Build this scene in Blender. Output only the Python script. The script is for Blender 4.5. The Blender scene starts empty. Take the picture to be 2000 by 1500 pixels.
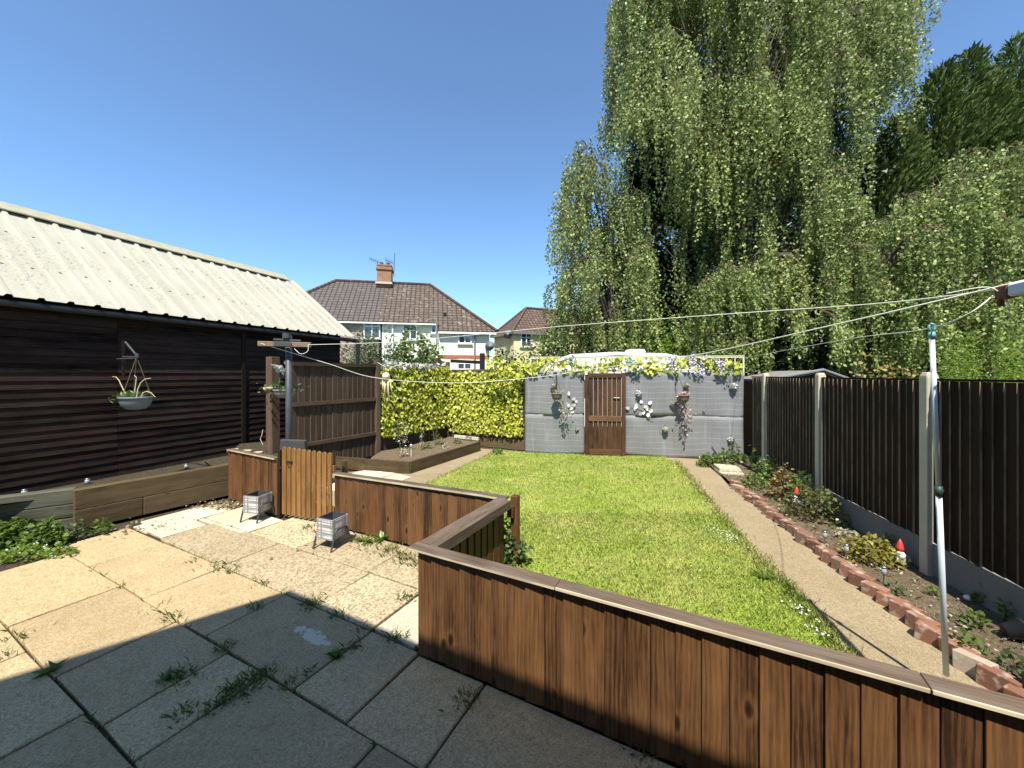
import bpy, bmesh, math, random
import numpy as np
from mathutils import Vector, Matrix
random.seed(7); rng = np.random.default_rng(11)
R = math.radians
C = bpy.context.scene.collection
F, H, HY = 751.0, 2.0, 731.0            # focal length (px of the 2000 px photo), eye height, horizon row

def at(x, y, z=0.0):
    """photo pixel -> point on the horizontal plane z"""
    d = (H - z) * F / (y - HY)
    return Vector(((x - 1000) / F * d, d, z))
def atd(x, y, d):
    """photo pixel -> point at distance d"""
    return Vector(((x - 1000) / F * d, d, H + (HY - y) * d / F))
EA, EB = Vector((.8874, -.461, 0)), Vector((.461, .8874, 0))   # patio grid axes
def pg(a, b, z=0.0):
    v = EA * a + EB * b; v.z = z
    return v
UA, UN = Vector((.215, .977, 0)), Vector((-.977, .215, 0))     # right fence: along, towards the lawn
def fence_pt(u, off=0.0, z=0.0):
    v = UA * u - UN * 3.2 + UN * off; v.z = z
    return v
UP = Vector((0, 0, 1))

# ------------------------------------------------------------------ materials
MATS = {}
class NT:
    def __init__(s, name):
        s.m = bpy.data.materials.new(name); s.m.use_nodes = True
        s.t = s.m.node_tree; s.t.nodes.clear()
        s.out = s.t.nodes.new('ShaderNodeOutputMaterial'); MATS[name] = s.m
    def n(s, typ, ins=None, **props):
        nd = s.t.nodes.new('ShaderNode' + typ)
        for k, v in props.items(): setattr(nd, k, v)
        for k, v in (ins or {}).items(): s.set(nd.inputs[k], v)
        return nd
    def set(s, sock, v):
        if isinstance(v, bpy.types.NodeSocket): s.t.links.new(v, sock)
        else:
            if hasattr(sock, 'default_value') and sock.type == 'RGBA' and len(v) == 3: v = (*v, 1)
            sock.default_value = v
    def math(s, op, a, b=0.0, c=None):
        nd = s.n('Math', operation=op); s.set(nd.inputs[0], a); s.set(nd.inputs[1], b)
        if c is not None: s.set(nd.inputs[2], c)
        return nd.outputs[0]
    def mix(s, f, a, b, mode='MIX'):
        nd = s.n('Mix', data_type='RGBA', blend_type=mode)
        s.set(nd.inputs[0], f); s.set(nd.inputs[6], a); s.set(nd.inputs[7], b)
        return nd.outputs[2]
    def ramp(s, f, stops):
        nd = s.n('ValToRGB'); s.set(nd.inputs[0], f); cr = nd.color_ramp
        while len(cr.elements) < len(stops): cr.elements.new(.5)
        for e, (p, c) in zip(cr.elements, stops):
            e.position = p; e.color = (*c, 1) if not isinstance(c, (int, float)) else (c, c, c, 1)
        return nd.outputs[0]
    def noise(s, vec, scale, detail=4, rough=.55, dist=0):
        nd = s.n('TexNoise', {'Scale': scale, 'Detail': detail, 'Roughness': rough, 'Distortion': dist})
        if vec is not None: s.set(nd.inputs['Vector'], vec)
        return nd.outputs[0]
    def vmap(s, vec, scale):
        nd = s.n('Mapping'); s.set(nd.inputs['Vector'], vec); nd.inputs['Scale'].default_value = scale
        return nd.outputs[0]
    def obj(s): return s.n('TexCoord').outputs['Object']
    def uv(s): return s.n('TexCoord').outputs['UV']
    def pos(s): return s.n('NewGeometry').outputs['Position']
    def tone(s): return s.n('Attribute', attribute_name='tone').outputs['Fac']
    def bump(s, h, strength=.3, dist=.01):
        return s.n('Bump', {'Height': h, 'Strength': strength, 'Distance': dist}).outputs[0]
    def pbr(s, col, rough=.7, normal=None, metal=0.0, spec=.4):
        nd = s.n('BsdfPrincipled'); s.set(nd.inputs['Base Color'], col); s.set(nd.inputs['Roughness'], rough)
        s.set(nd.inputs['Metallic'], metal); s.set(nd.inputs['Specular IOR Level'], spec)
        if normal is not None: s.set(nd.inputs['Normal'], normal)
        s.t.links.new(nd.outputs[0], s.out.inputs[0]); return nd
def plain(name, col, rough=.6, metal=0.0, var=.25, scale=6, bump=0.0, spec=.4):
    t = NT(name); n = t.noise(t.pos(), scale, 5)
    n2 = t.noise(t.pos(), scale * 9, 3)
    c = t.mix(t.math('MULTIPLY', n, 1.0), tuple(v * (1 - var) for v in col), tuple(min(1, v * (1 + var)) for v in col))
    c = t.mix(.25, c, t.mix(n2, tuple(v * .6 for v in col), tuple(min(1, v * 1.3) for v in col)))
    t.pbr(c, rough, t.bump(n2, bump, .004) if bump else None, metal, spec)
    return t.m
def wood(name, dark, light, knots=.7, rough=.7, grey=None, greyamt=0.0, bump=.35, spec=.3, sawn_lit=None):
    """planks: u runs along the grain in metres, v across"""
    t = NT(name); uv = t.uv(); raw = t.tone(); tone = t.math('MINIMUM', raw, 1.0)
    warp = t.noise(t.vmap(uv, (1.2, 5, 1)), 1.0, 3)
    mv = t.n('VectorMath', operation='MULTIPLY_ADD'); 
    t.set(mv.inputs[0], t.n('CombineXYZ', {1: warp}).outputs[0]); mv.inputs[1].default_value = (0, .05, 0); t.set(mv.inputs[2], uv)
    g1 = t.noise(t.vmap(mv.outputs[0], (4, 95, 1)), 1.0, 6, .7)
    g2 = t.noise(t.vmap(mv.outputs[0], (.7, 11, 1)), 1.0, 4, .6)
    g3 = t.noise(t.vmap(uv, (1.6, 3.2, 1)), 1.6, 4)
    f = t.math('ADD', t.math('MULTIPLY', t.math('SUBTRACT', g1, .5), 1.0), t.math('ADD', t.math('MULTIPLY', t.math('SUBTRACT', g2, .5), .8), .52))
    wv = t.n('TexWave', {'Scale': 1.0, 'Distortion': 4.0, 'Detail': 3.0, 'Detail Scale': 1.4}, wave_type='BANDS', bands_direction='Y'); t.set(wv.inputs['Vector'], t.vmap(mv.outputs[0], (1.0, 13, 1)))
    f = t.math('ADD', f, t.math('MULTIPLY', t.math('SUBTRACT', wv.outputs['Fac'], .5), .16))
    f = t.math('ADD', f, t.math('MULTIPLY', t.math('SUBTRACT', tone, .5), .28))
    f = t.math('ADD', f, t.math('MULTIPLY', t.math('SUBTRACT', g3, .5), .5))
    c = t.ramp(f, [(.25, dark), (.5, tuple((a + b) / 2 for a, b in zip(dark, light))), (.8, light)])
    if grey:
        gf = t.ramp(t.noise(t.vmap(uv, (2, 9, 1)), 1.3, 5), [(.45, 0), (.7, 1)])
        c = t.mix(t.math('MULTIPLY', gf, greyamt), c, grey)
    h = g1
    if knots:
        vo = t.n('TexVoronoi', {'Scale': 1.0, 'Randomness': 1.0}); t.set(vo.inputs['Vector'], t.vmap(mv.outputs[0], (4.2, 9, 1)))
        sk = t.n('SeparateColor'); t.set(sk.inputs[0], vo.outputs['Color']); pres = t.math('GREATER_THAN', sk.outputs[0], .62)
        k = t.math('MULTIPLY', t.ramp(vo.outputs['Distance'], [(.06, 1), (.12, .75), (.2, 0)]), pres)
        c = t.mix(t.math('MULTIPLY', k, knots), c, tuple(v * .28 for v in dark))
        ring = t.math('MULTIPLY', t.ramp(vo.outputs['Distance'], [(.16, 0), (.24, .7), (.4, 0)]), pres)
        c = t.mix(t.math('MULTIPLY', ring, .45 * knots), c, tuple(min(1, v * 1.25) for v in light))
    if sawn_lit:
        edge_lit = t.math('MULTIPLY', t.math('GREATER_THAN', raw, 1.5), t.ramp(t.noise(t.vmap(uv, (2.5, 3, 1)), 1.0, 4), [(.3, .35), (.6, 1)]))  # bare-wood edges made paler still, with their sunlit look put into the colour
        c = t.mix(edge_lit, c, sawn_lit)
    t.pbr(c, t.ramp(g3, [(.2, rough - .12), (.8, min(1, rough + .15))]), t.bump(h, bump, .003), 0, spec)
    return t.m
def leafmat(name, c1, c2, trans=.3, rough=.42, c3=None, spec=.5):
    t = NT(name); tone = t.tone(); n = t.noise(t.pos(), .9, 2)
    c = t.mix(tone, c1, c2)
    if c3: c = t.mix(t.ramp(tone, [(.9, 0), (.93, 1)]), c, c3)
    c = t.mix(t.math('MULTIPLY', n, .45), c, tuple(v * .55 for v in c1))
    p = t.pbr(c, rough, None, 0, spec)
    tr = t.n('BsdfTranslucent'); t.set(tr.inputs[0], t.mix(.6, c, tuple(min(1, v * 1.9) for v in c2)))
    ms = t.n('MixShader'); ms.inputs[0].default_value = trans
    t.t.links.new(p.outputs[0], ms.inputs[1]); t.t.links.new(tr.outputs[0], ms.inputs[2]); t.t.links.new(ms.outputs[0], t.out.inputs[0])
    return t.m

W_LOW = wood('brown_stained_fence_wood', (.028, .0118, .005), (.165, .077, .0285), .9, .55, spec=.3)
W_CAP = wood('weathered_cap_wood', (.05, .033, .022), (.155, .108, .074), .4, .85, (.18, .15, .12), .6, spec=.12, sawn_lit=(.55, .46, .31))
W_GATE = wood('honey_stained_picket_wood', (.13, .06, .017), (.31, .16, .052), .5, .6, spec=.3)
W_DARK = wood('dark_brown_fence_wood', (.01, .0065, .0045), (.034, .021, .014), .3, .85, spec=.12, sawn_lit=(.4, .3, .18))  # pale edge tan covers both worn stain and painted sunlight
W_PANEL = wood('brown_panel_wood', (.035, .022, .014), (.095, .062, .04), .3, .8, sawn_lit=(.15, .105, .065))
W_SHED = wood('creosoted_shed_cladding', (.006, .0042, .0036), (.05, .034, .028), .2, .85, spec=.04)
W_SLEEPER = wood('brown_sleeper_wood', (.05, .035, .018), (.14, .102, .056), .6, .9, spec=.12)
W_OLD = wood('old_grey_sleeper_wood', (.03, .03, .025), (.14, .135, .105), .3, .9, (.1, .115, .06), .6, spec=.12)
W_DOOR = wood('dark_oak_door_wood', (.025, .011, .005), (.115, .055, .025), .6, .6)
W_DOOR2 = wood('pale_brown_rail_wood', (.05, .026, .011), (.17, .092, .044), .6, .6)
W_POST = wood('brown_timber_post_wood', (.05, .03, .02), (.15, .1, .065), .4, .8)
W_CREAM = wood('pale_trellis_wood', (.5, .46, .34), (.75, .7, .55), 0, .7)
CONC = plain('pale_post_concrete', (.5, .45, .33), .9, var=.25, scale=5, bump=.5)
GRAVEL = plain('grey_gravel_board_concrete', (.18, .17, .15), .9, var=.35, scale=4, bump=.5)
BLOCKC = plain('dark_painted_block', (.05, .052, .05), .85, var=.3, scale=6, bump=.4)
BLACK = plain('black_metal', (.02, .021, .023), .45, 0, .2)
GREYMETAL = plain('painted_grey_pole_metal', (.06, .066, .07), .5, 0, .4, 9, .3)
WHITEM = plain('white_painted_metal', (.56, .61, .66), .6, 0, .08, spec=.25)
RUST = plain('rusty_metal', (.16, .07, .035), .9, 0, .6, 22, .5)
RUSTPALE = plain('flaking_rusty_bar', (.22, .15, .1), .9, 0, .8, 40, .6)
WHITEP = plain('white_plastic', (.82, .82, .8), .35, 0, .06)
CARA = plain('caravan_shell_white', (.82, .81, .77), .3, 0, .05)
ROPE = plain('pale_washing_line', (.72, .72, .6), .6, 0, .15, 40)
TEAL = plain('teal_plastic', (.16, .38, .42), .4, 0, .1)
DKGREEN = plain('dark_green_plastic', (.025, .06, .05), .5, 0, .1)
DARKP = plain('charcoal_planter_frame', (.045, .05, .06), .5, 0, .2)
POTBLUE = plain('blue_grey_resin', (.13, .17, .2), .6, 0, .2)
POTTAN = plain('brown_coir_pot', (.17, .13, .1), .9, 0, .3, 40, .5)
CANE = plain('pale_bamboo', (.68, .55, .33), .6, 0, .15, 20)
COCO = plain('pale_coconut_shell', (.6, .52, .36), .7, 0, .2, 30)
STEM = plain('brown_plant_stem', (.12, .09, .05), .9, 0, .3)
STEMG = plain('green_plant_stem', (.1, .13, .04), .8, 0, .3)
BARK = plain('grey_brown_bark', (.09, .075, .06), .95, 0, .5, 8, .6)
PALEBARK = plain('pale_birch_bark', (.3, .28, .25), .9, 0, .5, 8, .6)
STONE = plain('pale_stone', (.55, .5, .42), .9, 0, .25, 8, .4)
STEEL = plain('brushed_steel', (.32, .32, .32), .45, 1.0, .1)
CLEAR = plain('clear_frosted_plastic', (.3, .33, .34), .3, 0, .15)
REDP = plain('red_painted_clay', (.5, .05, .04), .45, 0, .15)
WHITEC = plain('white_painted_clay', (.75, .74, .7), .5, 0, .1)
GREYC = plain('grey_painted_clay', (.35, .37, .36), .6, 0, .3, 20)
SKINC = plain('peach_painted_clay', (.6, .36, .24), .5, 0, .1)
LOGC = plain('pale_cut_log', (.5, .4, .24), .8, 0, .2)
FELT = plain('grey_mineral_roofing_felt', (.2, .19, .17), .95, 0, .4, 10, .5)
PINKF = plain('faded_pink_silk', (.55, .36, .3), .8, 0, .35, 30)
WHITEF = plain('off_white_silk', (.68, .65, .58), .8, 0, .25, 30)
LILAC = plain('lilac_silk', (.6, .52, .68), .8, 0, .2, 30)
BLUEF = plain('pale_blue_silk', (.2, .42, .5), .8, 0, .25, 30)
SILVER = plain('cream_metal_leaf', (.62, .6, .55), .4, 0, .2, 20)
REDBAND = plain('red_brick_band', (.42, .12, .06), .85, 0, .2, 9)
GLASS = plain('dark_window_glass', (.06, .08, .1), .05, 0, .6, 1.2, spec=.9)
GREYP = plain('grey_plastic', (.2, .2, .21), .5, 0, .15)

L_BIRCH = leafmat('birch_leaves', (.045, .068, .015), (.4, .46, .15), .16, .5, spec=.3)
L_BIRCHR = leafmat('fresh_birch_leaves', (.06, .09, .02), (.4, .48, .145), .18, .5, spec=.3)
L_DEEP = leafmat('shade_coloured_leaves', (.02, .034, .01), (.055, .08, .022), .15, .5)  # leaf green darkened to stand for shade inside the tree crowns
L_CON = leafmat('conifer_sprays', (.02, .036, .007), (.13, .18, .042), .08, .7, spec=.12)
L_HEDGE = leafmat('mixed_hedge_leaves', (.07, .11, .025), (.22, .3, .075), .28, .45)
L_LIME = leafmat('lime_shrub_leaves', (.09, .16, .02), (.26, .36, .05), .35, .45)
L_GREY = leafmat('grey_green_leaves', (.05, .08, .03), (.18, .24, .1), .22, .6, spec=.2)
L_IVY = leafmat('artificial_ivy_leaves', (.34, .37, .03), (.68, .69, .11), .16, .5, (.75, .75, .35), spec=.3)
L_WEED = leafmat('weed_leaves', (.06, .11, .02), (.19, .27, .05), .3, .4)
L_GOLD = leafmat('golden_shrub_leaves', (.14, .13, .02), (.4, .36, .07), .25, .5)
L_RUSSET = leafmat('russet_shrub_leaves', (.18, .12, .03), (.42, .3, .08), .25, .5)
L_ROSE = leafmat('rose_leaves', (.06, .08, .02), (.2, .22, .06), .25, .35, (.25, .12, .07))
L_PALE = leafmat('pale_dry_leaves', (.3, .27, .18), (.6, .56, .42), .2, .7)
L_TEAL = leafmat('blue_green_silk_leaves', (.05, .1, .08), (.17, .26, .2), .2, .5)
L_WHITE = leafmat('sun_bleached_leaves', (.5, .5, .45), (.8, .79, .74), .2, .6)

# ------------------------------------------------------------------ mesh builders
class MB:
    def __init__(s): s.v = []; s.f = []; s.uv = []; s.t = []
    def face(s, idx, uvs, tone): s.f.append(idx); s.uv.extend(uvs); s.t.append(tone)
    def box(s, c, ax, ay, az, sx, sy, sz, long=0, tone=None, taper=1.0, pale=False):
        c = Vector(c); A = [Vector(ax).normalized(), Vector(ay).normalized(), Vector(az).normalized()]; S = [sx / 2, sy / 2, sz / 2]
        tone = random.random() if tone is None else tone; b = len(s.v)
        ro, rv = random.random() * 40, random.random() * 40
        loc = []
        for i in (-1, 1):
            for j in (-1, 1):
                for k in (-1, 1):
                    tp = taper if k > 0 else 1
                    q = (i * S[0] * tp, j * S[1] * tp, k * S[2]); loc.append(q)
                    s.v.append(c + A[0] * q[0] + A[1] * q[1] + A[2] * q[2])
        for ix, nrm in (((0, 1, 3, 2), 0), ((4, 6, 7, 5), 0), ((0, 4, 5, 1), 1), ((2, 3, 7, 6), 1), ((0, 2, 6, 4), 2), ((1, 5, 7, 3), 2)):
            pl = [a for a in (0, 1, 2) if a != nrm]
            u = long if long in pl else pl[0]; w = [a for a in pl if a != u][0]
            s.face([b + i for i in ix], [(loc[i][u] + ro, loc[i][w] + rv + nrm * .31) for i in ix], 2.0 if (pale and nrm == 1) else tone)
    def beam(s, p, q, w, h, tone=None, up=UP, pale=False):
        """box along p->q; w across (horizontal), h along up"""
        p, q = Vector(p), Vector(q); d = (q - p); L = d.length; d.normalize()
        side = d.cross(up)
        side = side.normalized() if side.length > 1e-4 else Vector((1, 0, 0))
        s.box((p + q) / 2, d, side, side.cross(d), L, w, h, 0, tone, pale=pale)
    def prism(s, plan, z0, z1, tone=None, zt=None, edge=None):
        """upright plank with a plan outline (xy list); u = height; zt = per-corner top offset"""
        tone = random.random() if tone is None else tone; n = len(plan); b = len(s.v)
        ro, rv = random.random() * 40, random.random() * 40
        for i, p in enumerate(plan): s.v.append(Vector((p[0], p[1], z0)))
        for i, p in enumerate(plan): s.v.append(Vector((p[0], p[1], z1 + (zt[i] if zt else 0))))
        per = 0
        for i in range(n):
            j = (i + 1) % n; L = math.hypot(plan[j][0] - plan[i][0], plan[j][1] - plan[i][1])
            s.face([b + i, b + j, b + n + j, b + n + i], [(z0 + ro, per + rv), (z0 + ro, per + L + rv), (z1 + ro, per + L + rv), (z1 + ro, per + rv)], edge if (edge and i == n - 1) else tone)
            per += L
        s.face([b + n + i for i in range(n)], [(p[0] + ro, p[1] + rv) for p in plan], tone)
        s.face([b + i for i in reversed(range(n))], [(p[0] + ro, p[1] + rv) for p in reversed(plan)], tone)
    def poly(s, pts, uvs=None, tone=.5):
        b = len(s.v); s.v.extend(Vector(p) for p in pts)
        s.face([b + i for i in range(len(pts))], uvs or [(p[0], p[1]) for p in pts], tone)
    def extrude(s, outline, o, ax, ay, az, th, tone=None, u=1):
        """2-D outline in axes ax, ay, pushed th along az; grain along ay (u=1) or ax (u=0)"""
        tone = random.random() if tone is None else tone; n = len(outline); b = len(s.v); o = Vector(o)
        ro, rv = random.random() * 40, random.random() * 40
        for k in (0, 1):
            for p in outline: s.v.append(o + ax * p[0] + ay * p[1] + az * (th * k))
        fu = lambda p: (p[u] + ro, p[1 - u] + rv)
        s.face([b + i for i in reversed(range(n))], [fu(p) for p in reversed(outline)], tone)
        s.face([b + n + i for i in range(n)], [fu(p) for p in outline], tone)
        for i in range(n):
            j = (i + 1) % n; a, c = fu(outline[i]), fu(outline[j])
            s.face([b + i, b + j, b + n + j, b + n + i], [a, c, (c[0], c[1] + th), (a[0], a[1] + th)], tone)
    def tube(s, pts, r, seg=8, tone=.5, caps=True):
        pts = [Vector(p) for p in pts]; b = len(s.v); n = len(pts); L = 0
        rs = r if isinstance(r, (list, tuple)) else [r] * n
        prev = None
        for i, p in enumerate(pts):
            d = (pts[min(i + 1, n - 1)] - pts[max(i - 1, 0)]).normalized()
            ref = prev if prev is not None else (Vector((1, 0, 0)) if abs(d.x) < .8 else Vector((0, 1, 0)))
            a = d.cross(ref)
            if a.length < 1e-5: a = d.cross(Vector((0, 0, 1)))
            a.normalize(); c = d.cross(a); prev = a.cross(d)
            for k in range(seg):
                th = 2 * math.pi * k / seg
                s.v.append(p + (a * math.cos(th) + c * math.sin(th)) * rs[i])
        for i in range(n - 1):
            Ls = (pts[i + 1] - pts[i]).length
            for k in range(seg):
                k2 = (k + 1) % seg
                s.face([b + i * seg + k, b + (i + 1) * seg + k, b + (i + 1) * seg + k2, b + i * seg + k2],
                       [(L, k * .02), (L + Ls, k * .02), (L + Ls, k * .02 + .02), (L, k * .02 + .02)], tone)
            L += Ls
        if caps:
            s.face([b + k for k in range(seg)], [(0, 0)] * seg, tone)
            s.face([b + (n - 1) * seg + k for k in reversed(range(seg))], [(0, 0)] * seg, tone)
    def lathe(s, prof, c, seg=16, tone=.5, axis=UP):
        c = Vector(c); s.tube([c + axis * h + Vector((0, 0, 1e-6 * i)) for i, (r, h) in enumerate(prof)], [max(r, .0005) for r, h in prof], seg, tone, True)
    def ball(s, c, r, seg=12, tone=.5, sz=1.0):
        s.lathe([(r * math.sin(math.pi * i / 8), -r * sz * math.cos(math.pi * i / 8)) for i in range(9)], c, seg, tone)
    def build(s, name, m, parent=None, smooth=False, loc=None):
        me = bpy.data.meshes.new(name)
        off = Vector(loc) if loc is not None else Vector((0, 0, 0))
        if parent is not None and loc is None: off = ORG.get(parent.name, Vector((0, 0, 0)))
        me.from_pydata([tuple(v - off) for v in s.v], [], s.f)
        ul = me.uv_layers.new(name='UVMap'); ul.data.foreach_set('uv', np.array(s.uv, dtype=np.float32).ravel())
        at_ = me.attributes.new('tone', 'FLOAT', 'FACE'); at_.data.foreach_set('value', np.array(s.t, dtype=np.float32))
        if smooth: me.polygons.foreach_set('use_smooth', [True] * len(me.polygons))
        me.materials.append(m); me.update()
        return link(name, me, parent, off if (loc is not None) else None)
ORG = {}
def link(name, me, parent=None, loc=None):
    o = bpy.data.objects.new(name, me); C.objects.link(o)
    if parent is not None: o.parent = parent; ORG[o.name] = ORG.get(parent.name, Vector((0, 0, 0)))
    elif loc is not None: o.location = loc; ORG[o.name] = Vector(loc)
    return o
def tag(o, label=None, cat=None, group=None, kind=None):
    if label: o['label'] = label
    if cat: o['category'] = cat
    if group: o['group'] = group
    if kind: o['kind'] = kind
    return o
def thing(name, loc, label, cat, group=None):
    """an Empty at the thing's base; its parts are built in world space and stored relative to it"""
    o = bpy.data.objects.new(name, None); C.objects.link(o); o.location = loc; o.empty_display_size = .1
    ORG[o.name] = Vector(loc)
    return tag(o, label, cat, group)
def copy_thing(o, loc, label=None, rz=None):
    c = o.copy(); C.objects.link(c); c.location = loc
    if rz is not None: c.rotation_euler.z = rz
    if label: c['label'] = label
    ORG[c.name] = Vector(loc)
    for ch in list(o.children):
        d = ch.copy(); C.objects.link(d); d.parent = c
        for g in list(ch.children):
            e = g.copy(); C.objects.link(e); e.parent = d
    return c

SHAPES = {
 'rhomb': np.array([[0, 0], [.42, .42], [0, 1], [-.42, .42]]),
 'heart': np.array([[0, .08], [.36, -.06], [.5, .3], [0, 1], [-.5, .3], [-.36, -.06]]),
 'long': np.array([[0, 0], [.16, .4], [0, 1], [-.16, .4]]),
 'oval': np.array([[0, 0], [.3, .2], [.33, .55], [0, 1], [-.33, .55], [-.3, .2]]),
}
def leaf_mesh(name, pos, axis, nrm, size, m, parent=None, shape='rhomb', tone=None, loc=None, bend=.15, origin=None):
    """many small leaves: base position, axis (base to tip), normal, length"""
    pos = np.asarray(pos, float); axis = np.asarray(axis, float); nrm = np.asarray(nrm, float); n = len(pos)
    size = np.broadcast_to(np.asarray(size, float), (n,))
    axis /= np.linalg.norm(axis, axis=1, keepdims=True) + 1e-9
    side = np.cross(axis, nrm); side /= np.linalg.norm(side, axis=1, keepdims=True) + 1e-9
    nr = np.cross(side, axis)
    sh = SHAPES[shape]; k = len(sh)
    P = pos[:, None, :] + size[:, None, None] * (axis[:, None, :] * sh[None, :, 1:2] + side[:, None, :] * sh[None, :, 0:1]
        + nr[:, None, :] * (bend * np.abs(sh[None, :, 0:1]) * 1.6 - bend * sh[None, :, 1:2] ** 2))
    off = np.array(ORG.get(parent.name, (0, 0, 0))) if parent is not None else np.array(loc if loc is not None else (0, 0, 0))
    V = (P - off).reshape(-1, 3).astype(np.float32)
    me = bpy.data.meshes.new(name); me.vertices.add(n * k); me.vertices.foreach_set('co', V.ravel())
    me.loops.add(n * k); me.loops.foreach_set('vertex_index', np.arange(n * k, dtype=np.int32))
    me.polygons.add(n); me.polygons.foreach_set('loop_start', np.arange(0, n * k, k, dtype=np.int32))
    me.update(calc_edges=True)
    a = me.attributes.new('tone', 'FLOAT', 'FACE')
    a.data.foreach_set('value', (rng.random(n) if tone is None else np.asarray(tone)).astype(np.float32))
    me.materials.append(m)
    return link(name, me, parent, Vector(loc) if (parent is None and loc is not None) else None)
def rdir(n, up=0.0, spread=1.0):
    v = rng.normal(size=(n, 3)) * spread; v[:, 2] += up
    return v / (np.linalg.norm(v, axis=1, keepdims=True) + 1e-9)

# ------------------------------------------------------------------ camera, sun, sky
cam = bpy.data.cameras.new('camera'); co = bpy.data.objects.new('camera', cam); C.objects.link(co)
co.location = (0, 0, H); co.rotation_euler = (R(90), 0, 0)
cam.sensor_width = 36; cam.lens = 36 * F / 2000; cam.shift_y = -(750 - HY) / 2000; cam.clip_start = .02; cam.clip_end = 3000
bpy.context.scene.camera = co
EL, AZ = R(58), R(7)
Ldir = Vector((math.sin(AZ) * math.cos(EL), math.cos(AZ) * math.cos(EL), -math.sin(EL)))
sun = bpy.data.lights.new('sun', 'SUN'); sun.energy = 4.6; sun.angle = R(.53); sun.color = (1, .95, .85)
so = bpy.data.objects.new('sun', sun); C.objects.link(so); so.rotation_euler = Ldir.to_track_quat('-Z', 'Y').to_euler(); so.location = (-2, -8, 14)
w = bpy.data.worlds.new('World'); bpy.context.scene.world = w; w.use_nodes = True
nt = w.node_tree; bg = nt.nodes['Background']; sky = nt.nodes.new('ShaderNodeTexSky'); sky.sky_type = 'NISHITA'
sky.sun_disc = False; sky.sun_elevation = EL; sky.sun_rotation = R(187); sky.air_density = 1.0; sky.dust_density = .12; sky.ozone_density = 3.0; sky.altitude = 0
tc = nt.nodes.new('ShaderNodeTexCoord'); sz = nt.nodes.new('ShaderNodeSeparateXYZ'); nt.links.new(tc.outputs['Generated'], sz.inputs[0])
hr = nt.nodes.new('ShaderNodeMapRange'); hr.inputs['From Min'].default_value = -.02; hr.inputs['From Max'].default_value = .55; nt.links.new(sz.outputs['Z'], hr.inputs['Value'])
tm = nt.nodes.new('ShaderNodeMix'); tm.data_type = 'RGBA'; tm.inputs[6].default_value = (.76, .98, 1.16, 1); tm.inputs[7].default_value = (.86, .97, 1.03, 1); nt.links.new(hr.outputs[0], tm.inputs[0])
mm_ = nt.nodes.new('ShaderNodeMix'); mm_.data_type = 'RGBA'; mm_.blend_type = 'MULTIPLY'; mm_.inputs[0].default_value = 1; nt.links.new(sky.outputs[0], mm_.inputs[6]); nt.links.new(tm.outputs[2], mm_.inputs[7])
nt.links.new(mm_.outputs[2], bg.inputs[0]); bg.inputs[1].default_value = .12
sc = bpy.context.scene; sc.view_settings.view_transform = 'Standard'; sc.view_settings.look = 'None'; sc.view_settings.exposure = .9; sc.view_settings.gamma = 1
sc.cycles.max_bounces = 6; sc.cycles.transparent_max_bounces = 6; sc.cycles.use_denoising = True

# ------------------------------------------------------------------ setting: ground sheets
def aggregate(name, c1, c2, speck=90, dark=.5, splash=False):
    t = NT(name); p = t.pos(); tone = t.tone()
    vo = t.n('TexVoronoi', {'Scale': speck}); t.set(vo.inputs['Vector'], p); vo2 = t.n('TexVoronoi', {'Scale': speck * .55}); t.set(vo2.inputs['Vector'], p)
    big = t.noise(p, 1.7, 6, .65); mid = t.noise(p, 9, 5, .65)
    sep = t.n('SeparateColor'); t.set(sep.inputs[0], vo.outputs['Color'])
    sp2 = t.n('SeparateColor'); t.set(sp2.inputs[0], vo2.outputs['Color'])
    c = t.mix(sep.outputs[0], c1, c2)
    c = t.mix(t.math('MULTIPLY', t.ramp(sp2.outputs[1], [(.72, 0), (.78, 1)]), dark), c, (.13, .095, .055))
    c = t.mix(t.math('MULTIPLY', t.ramp(sep.outputs[2], [(.88, 0), (.92, 1)]), dark * .8), c, (.75, .67, .5))
    f = t.math('ADD', t.math('MULTIPLY', big, .7), t.math('MULTIPLY', tone, .5))
    c = t.mix(t.math('MULTIPLY', t.ramp(f, [(.35, 1), (.75, 0)]), .5), c, tuple(v * .58 for v in c1))
    c = t.mix(t.math('MULTIPLY', t.ramp(mid, [(.55, 0), (.75, 1)]), .45), c, tuple(v * .55 for v in c1))
    if splash:                                           # spilled mortar dried on one slab
        a, b = at(578, 1224), at(642, 1260); m_ = (a + b) / 2; d_ = (b - a); hl = d_.length / 2; d_.normalize(); n_ = Vector((-d_.y, d_.x, 0))
        v = t.n('VectorMath', operation='SUBTRACT'); t.set(v.inputs[0], p); v.inputs[1].default_value = m_
        q = []
        for ax, ln in ((d_, hl), (n_, .055)):
            dt = t.n('VectorMath', operation='DOT_PRODUCT'); t.set(dt.inputs[0], v.outputs[0]); dt.inputs[1].default_value = ax; k_ = t.math('DIVIDE', dt.outputs['Value'], ln); q.append(t.math('MULTIPLY', k_, k_))
        e_ = t.math('ADD', t.math('ADD', q[0], q[1]), t.math('MULTIPLY', t.math('SUBTRACT', t.noise(p, 17, 5, .7), .5), 6.0))
        c = t.mix(t.math('MULTIPLY', t.math('LESS_THAN', e_, .75), .8), c, (.62, .56, .46))
    h = t.math('ADD', vo.outputs['Distance'], t.math('MULTIPLY', mid, 1.2))
    t.pbr(c, .92, t.bump(h, .6, .006), 0, .25)
    return t.m
AGG = aggregate('exposed_aggregate_concrete', (.33, .25, .14), (.66, .54, .335), 85, .5)
AGG2 = aggregate('worn_buff_slab', (.35, .25, .125), (.62, .475, .265), 170, .3, True)
PATHC = aggregate('worn_path_concrete', (.27, .205, .12), (.42, .33, .195), 150, .3)
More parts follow.
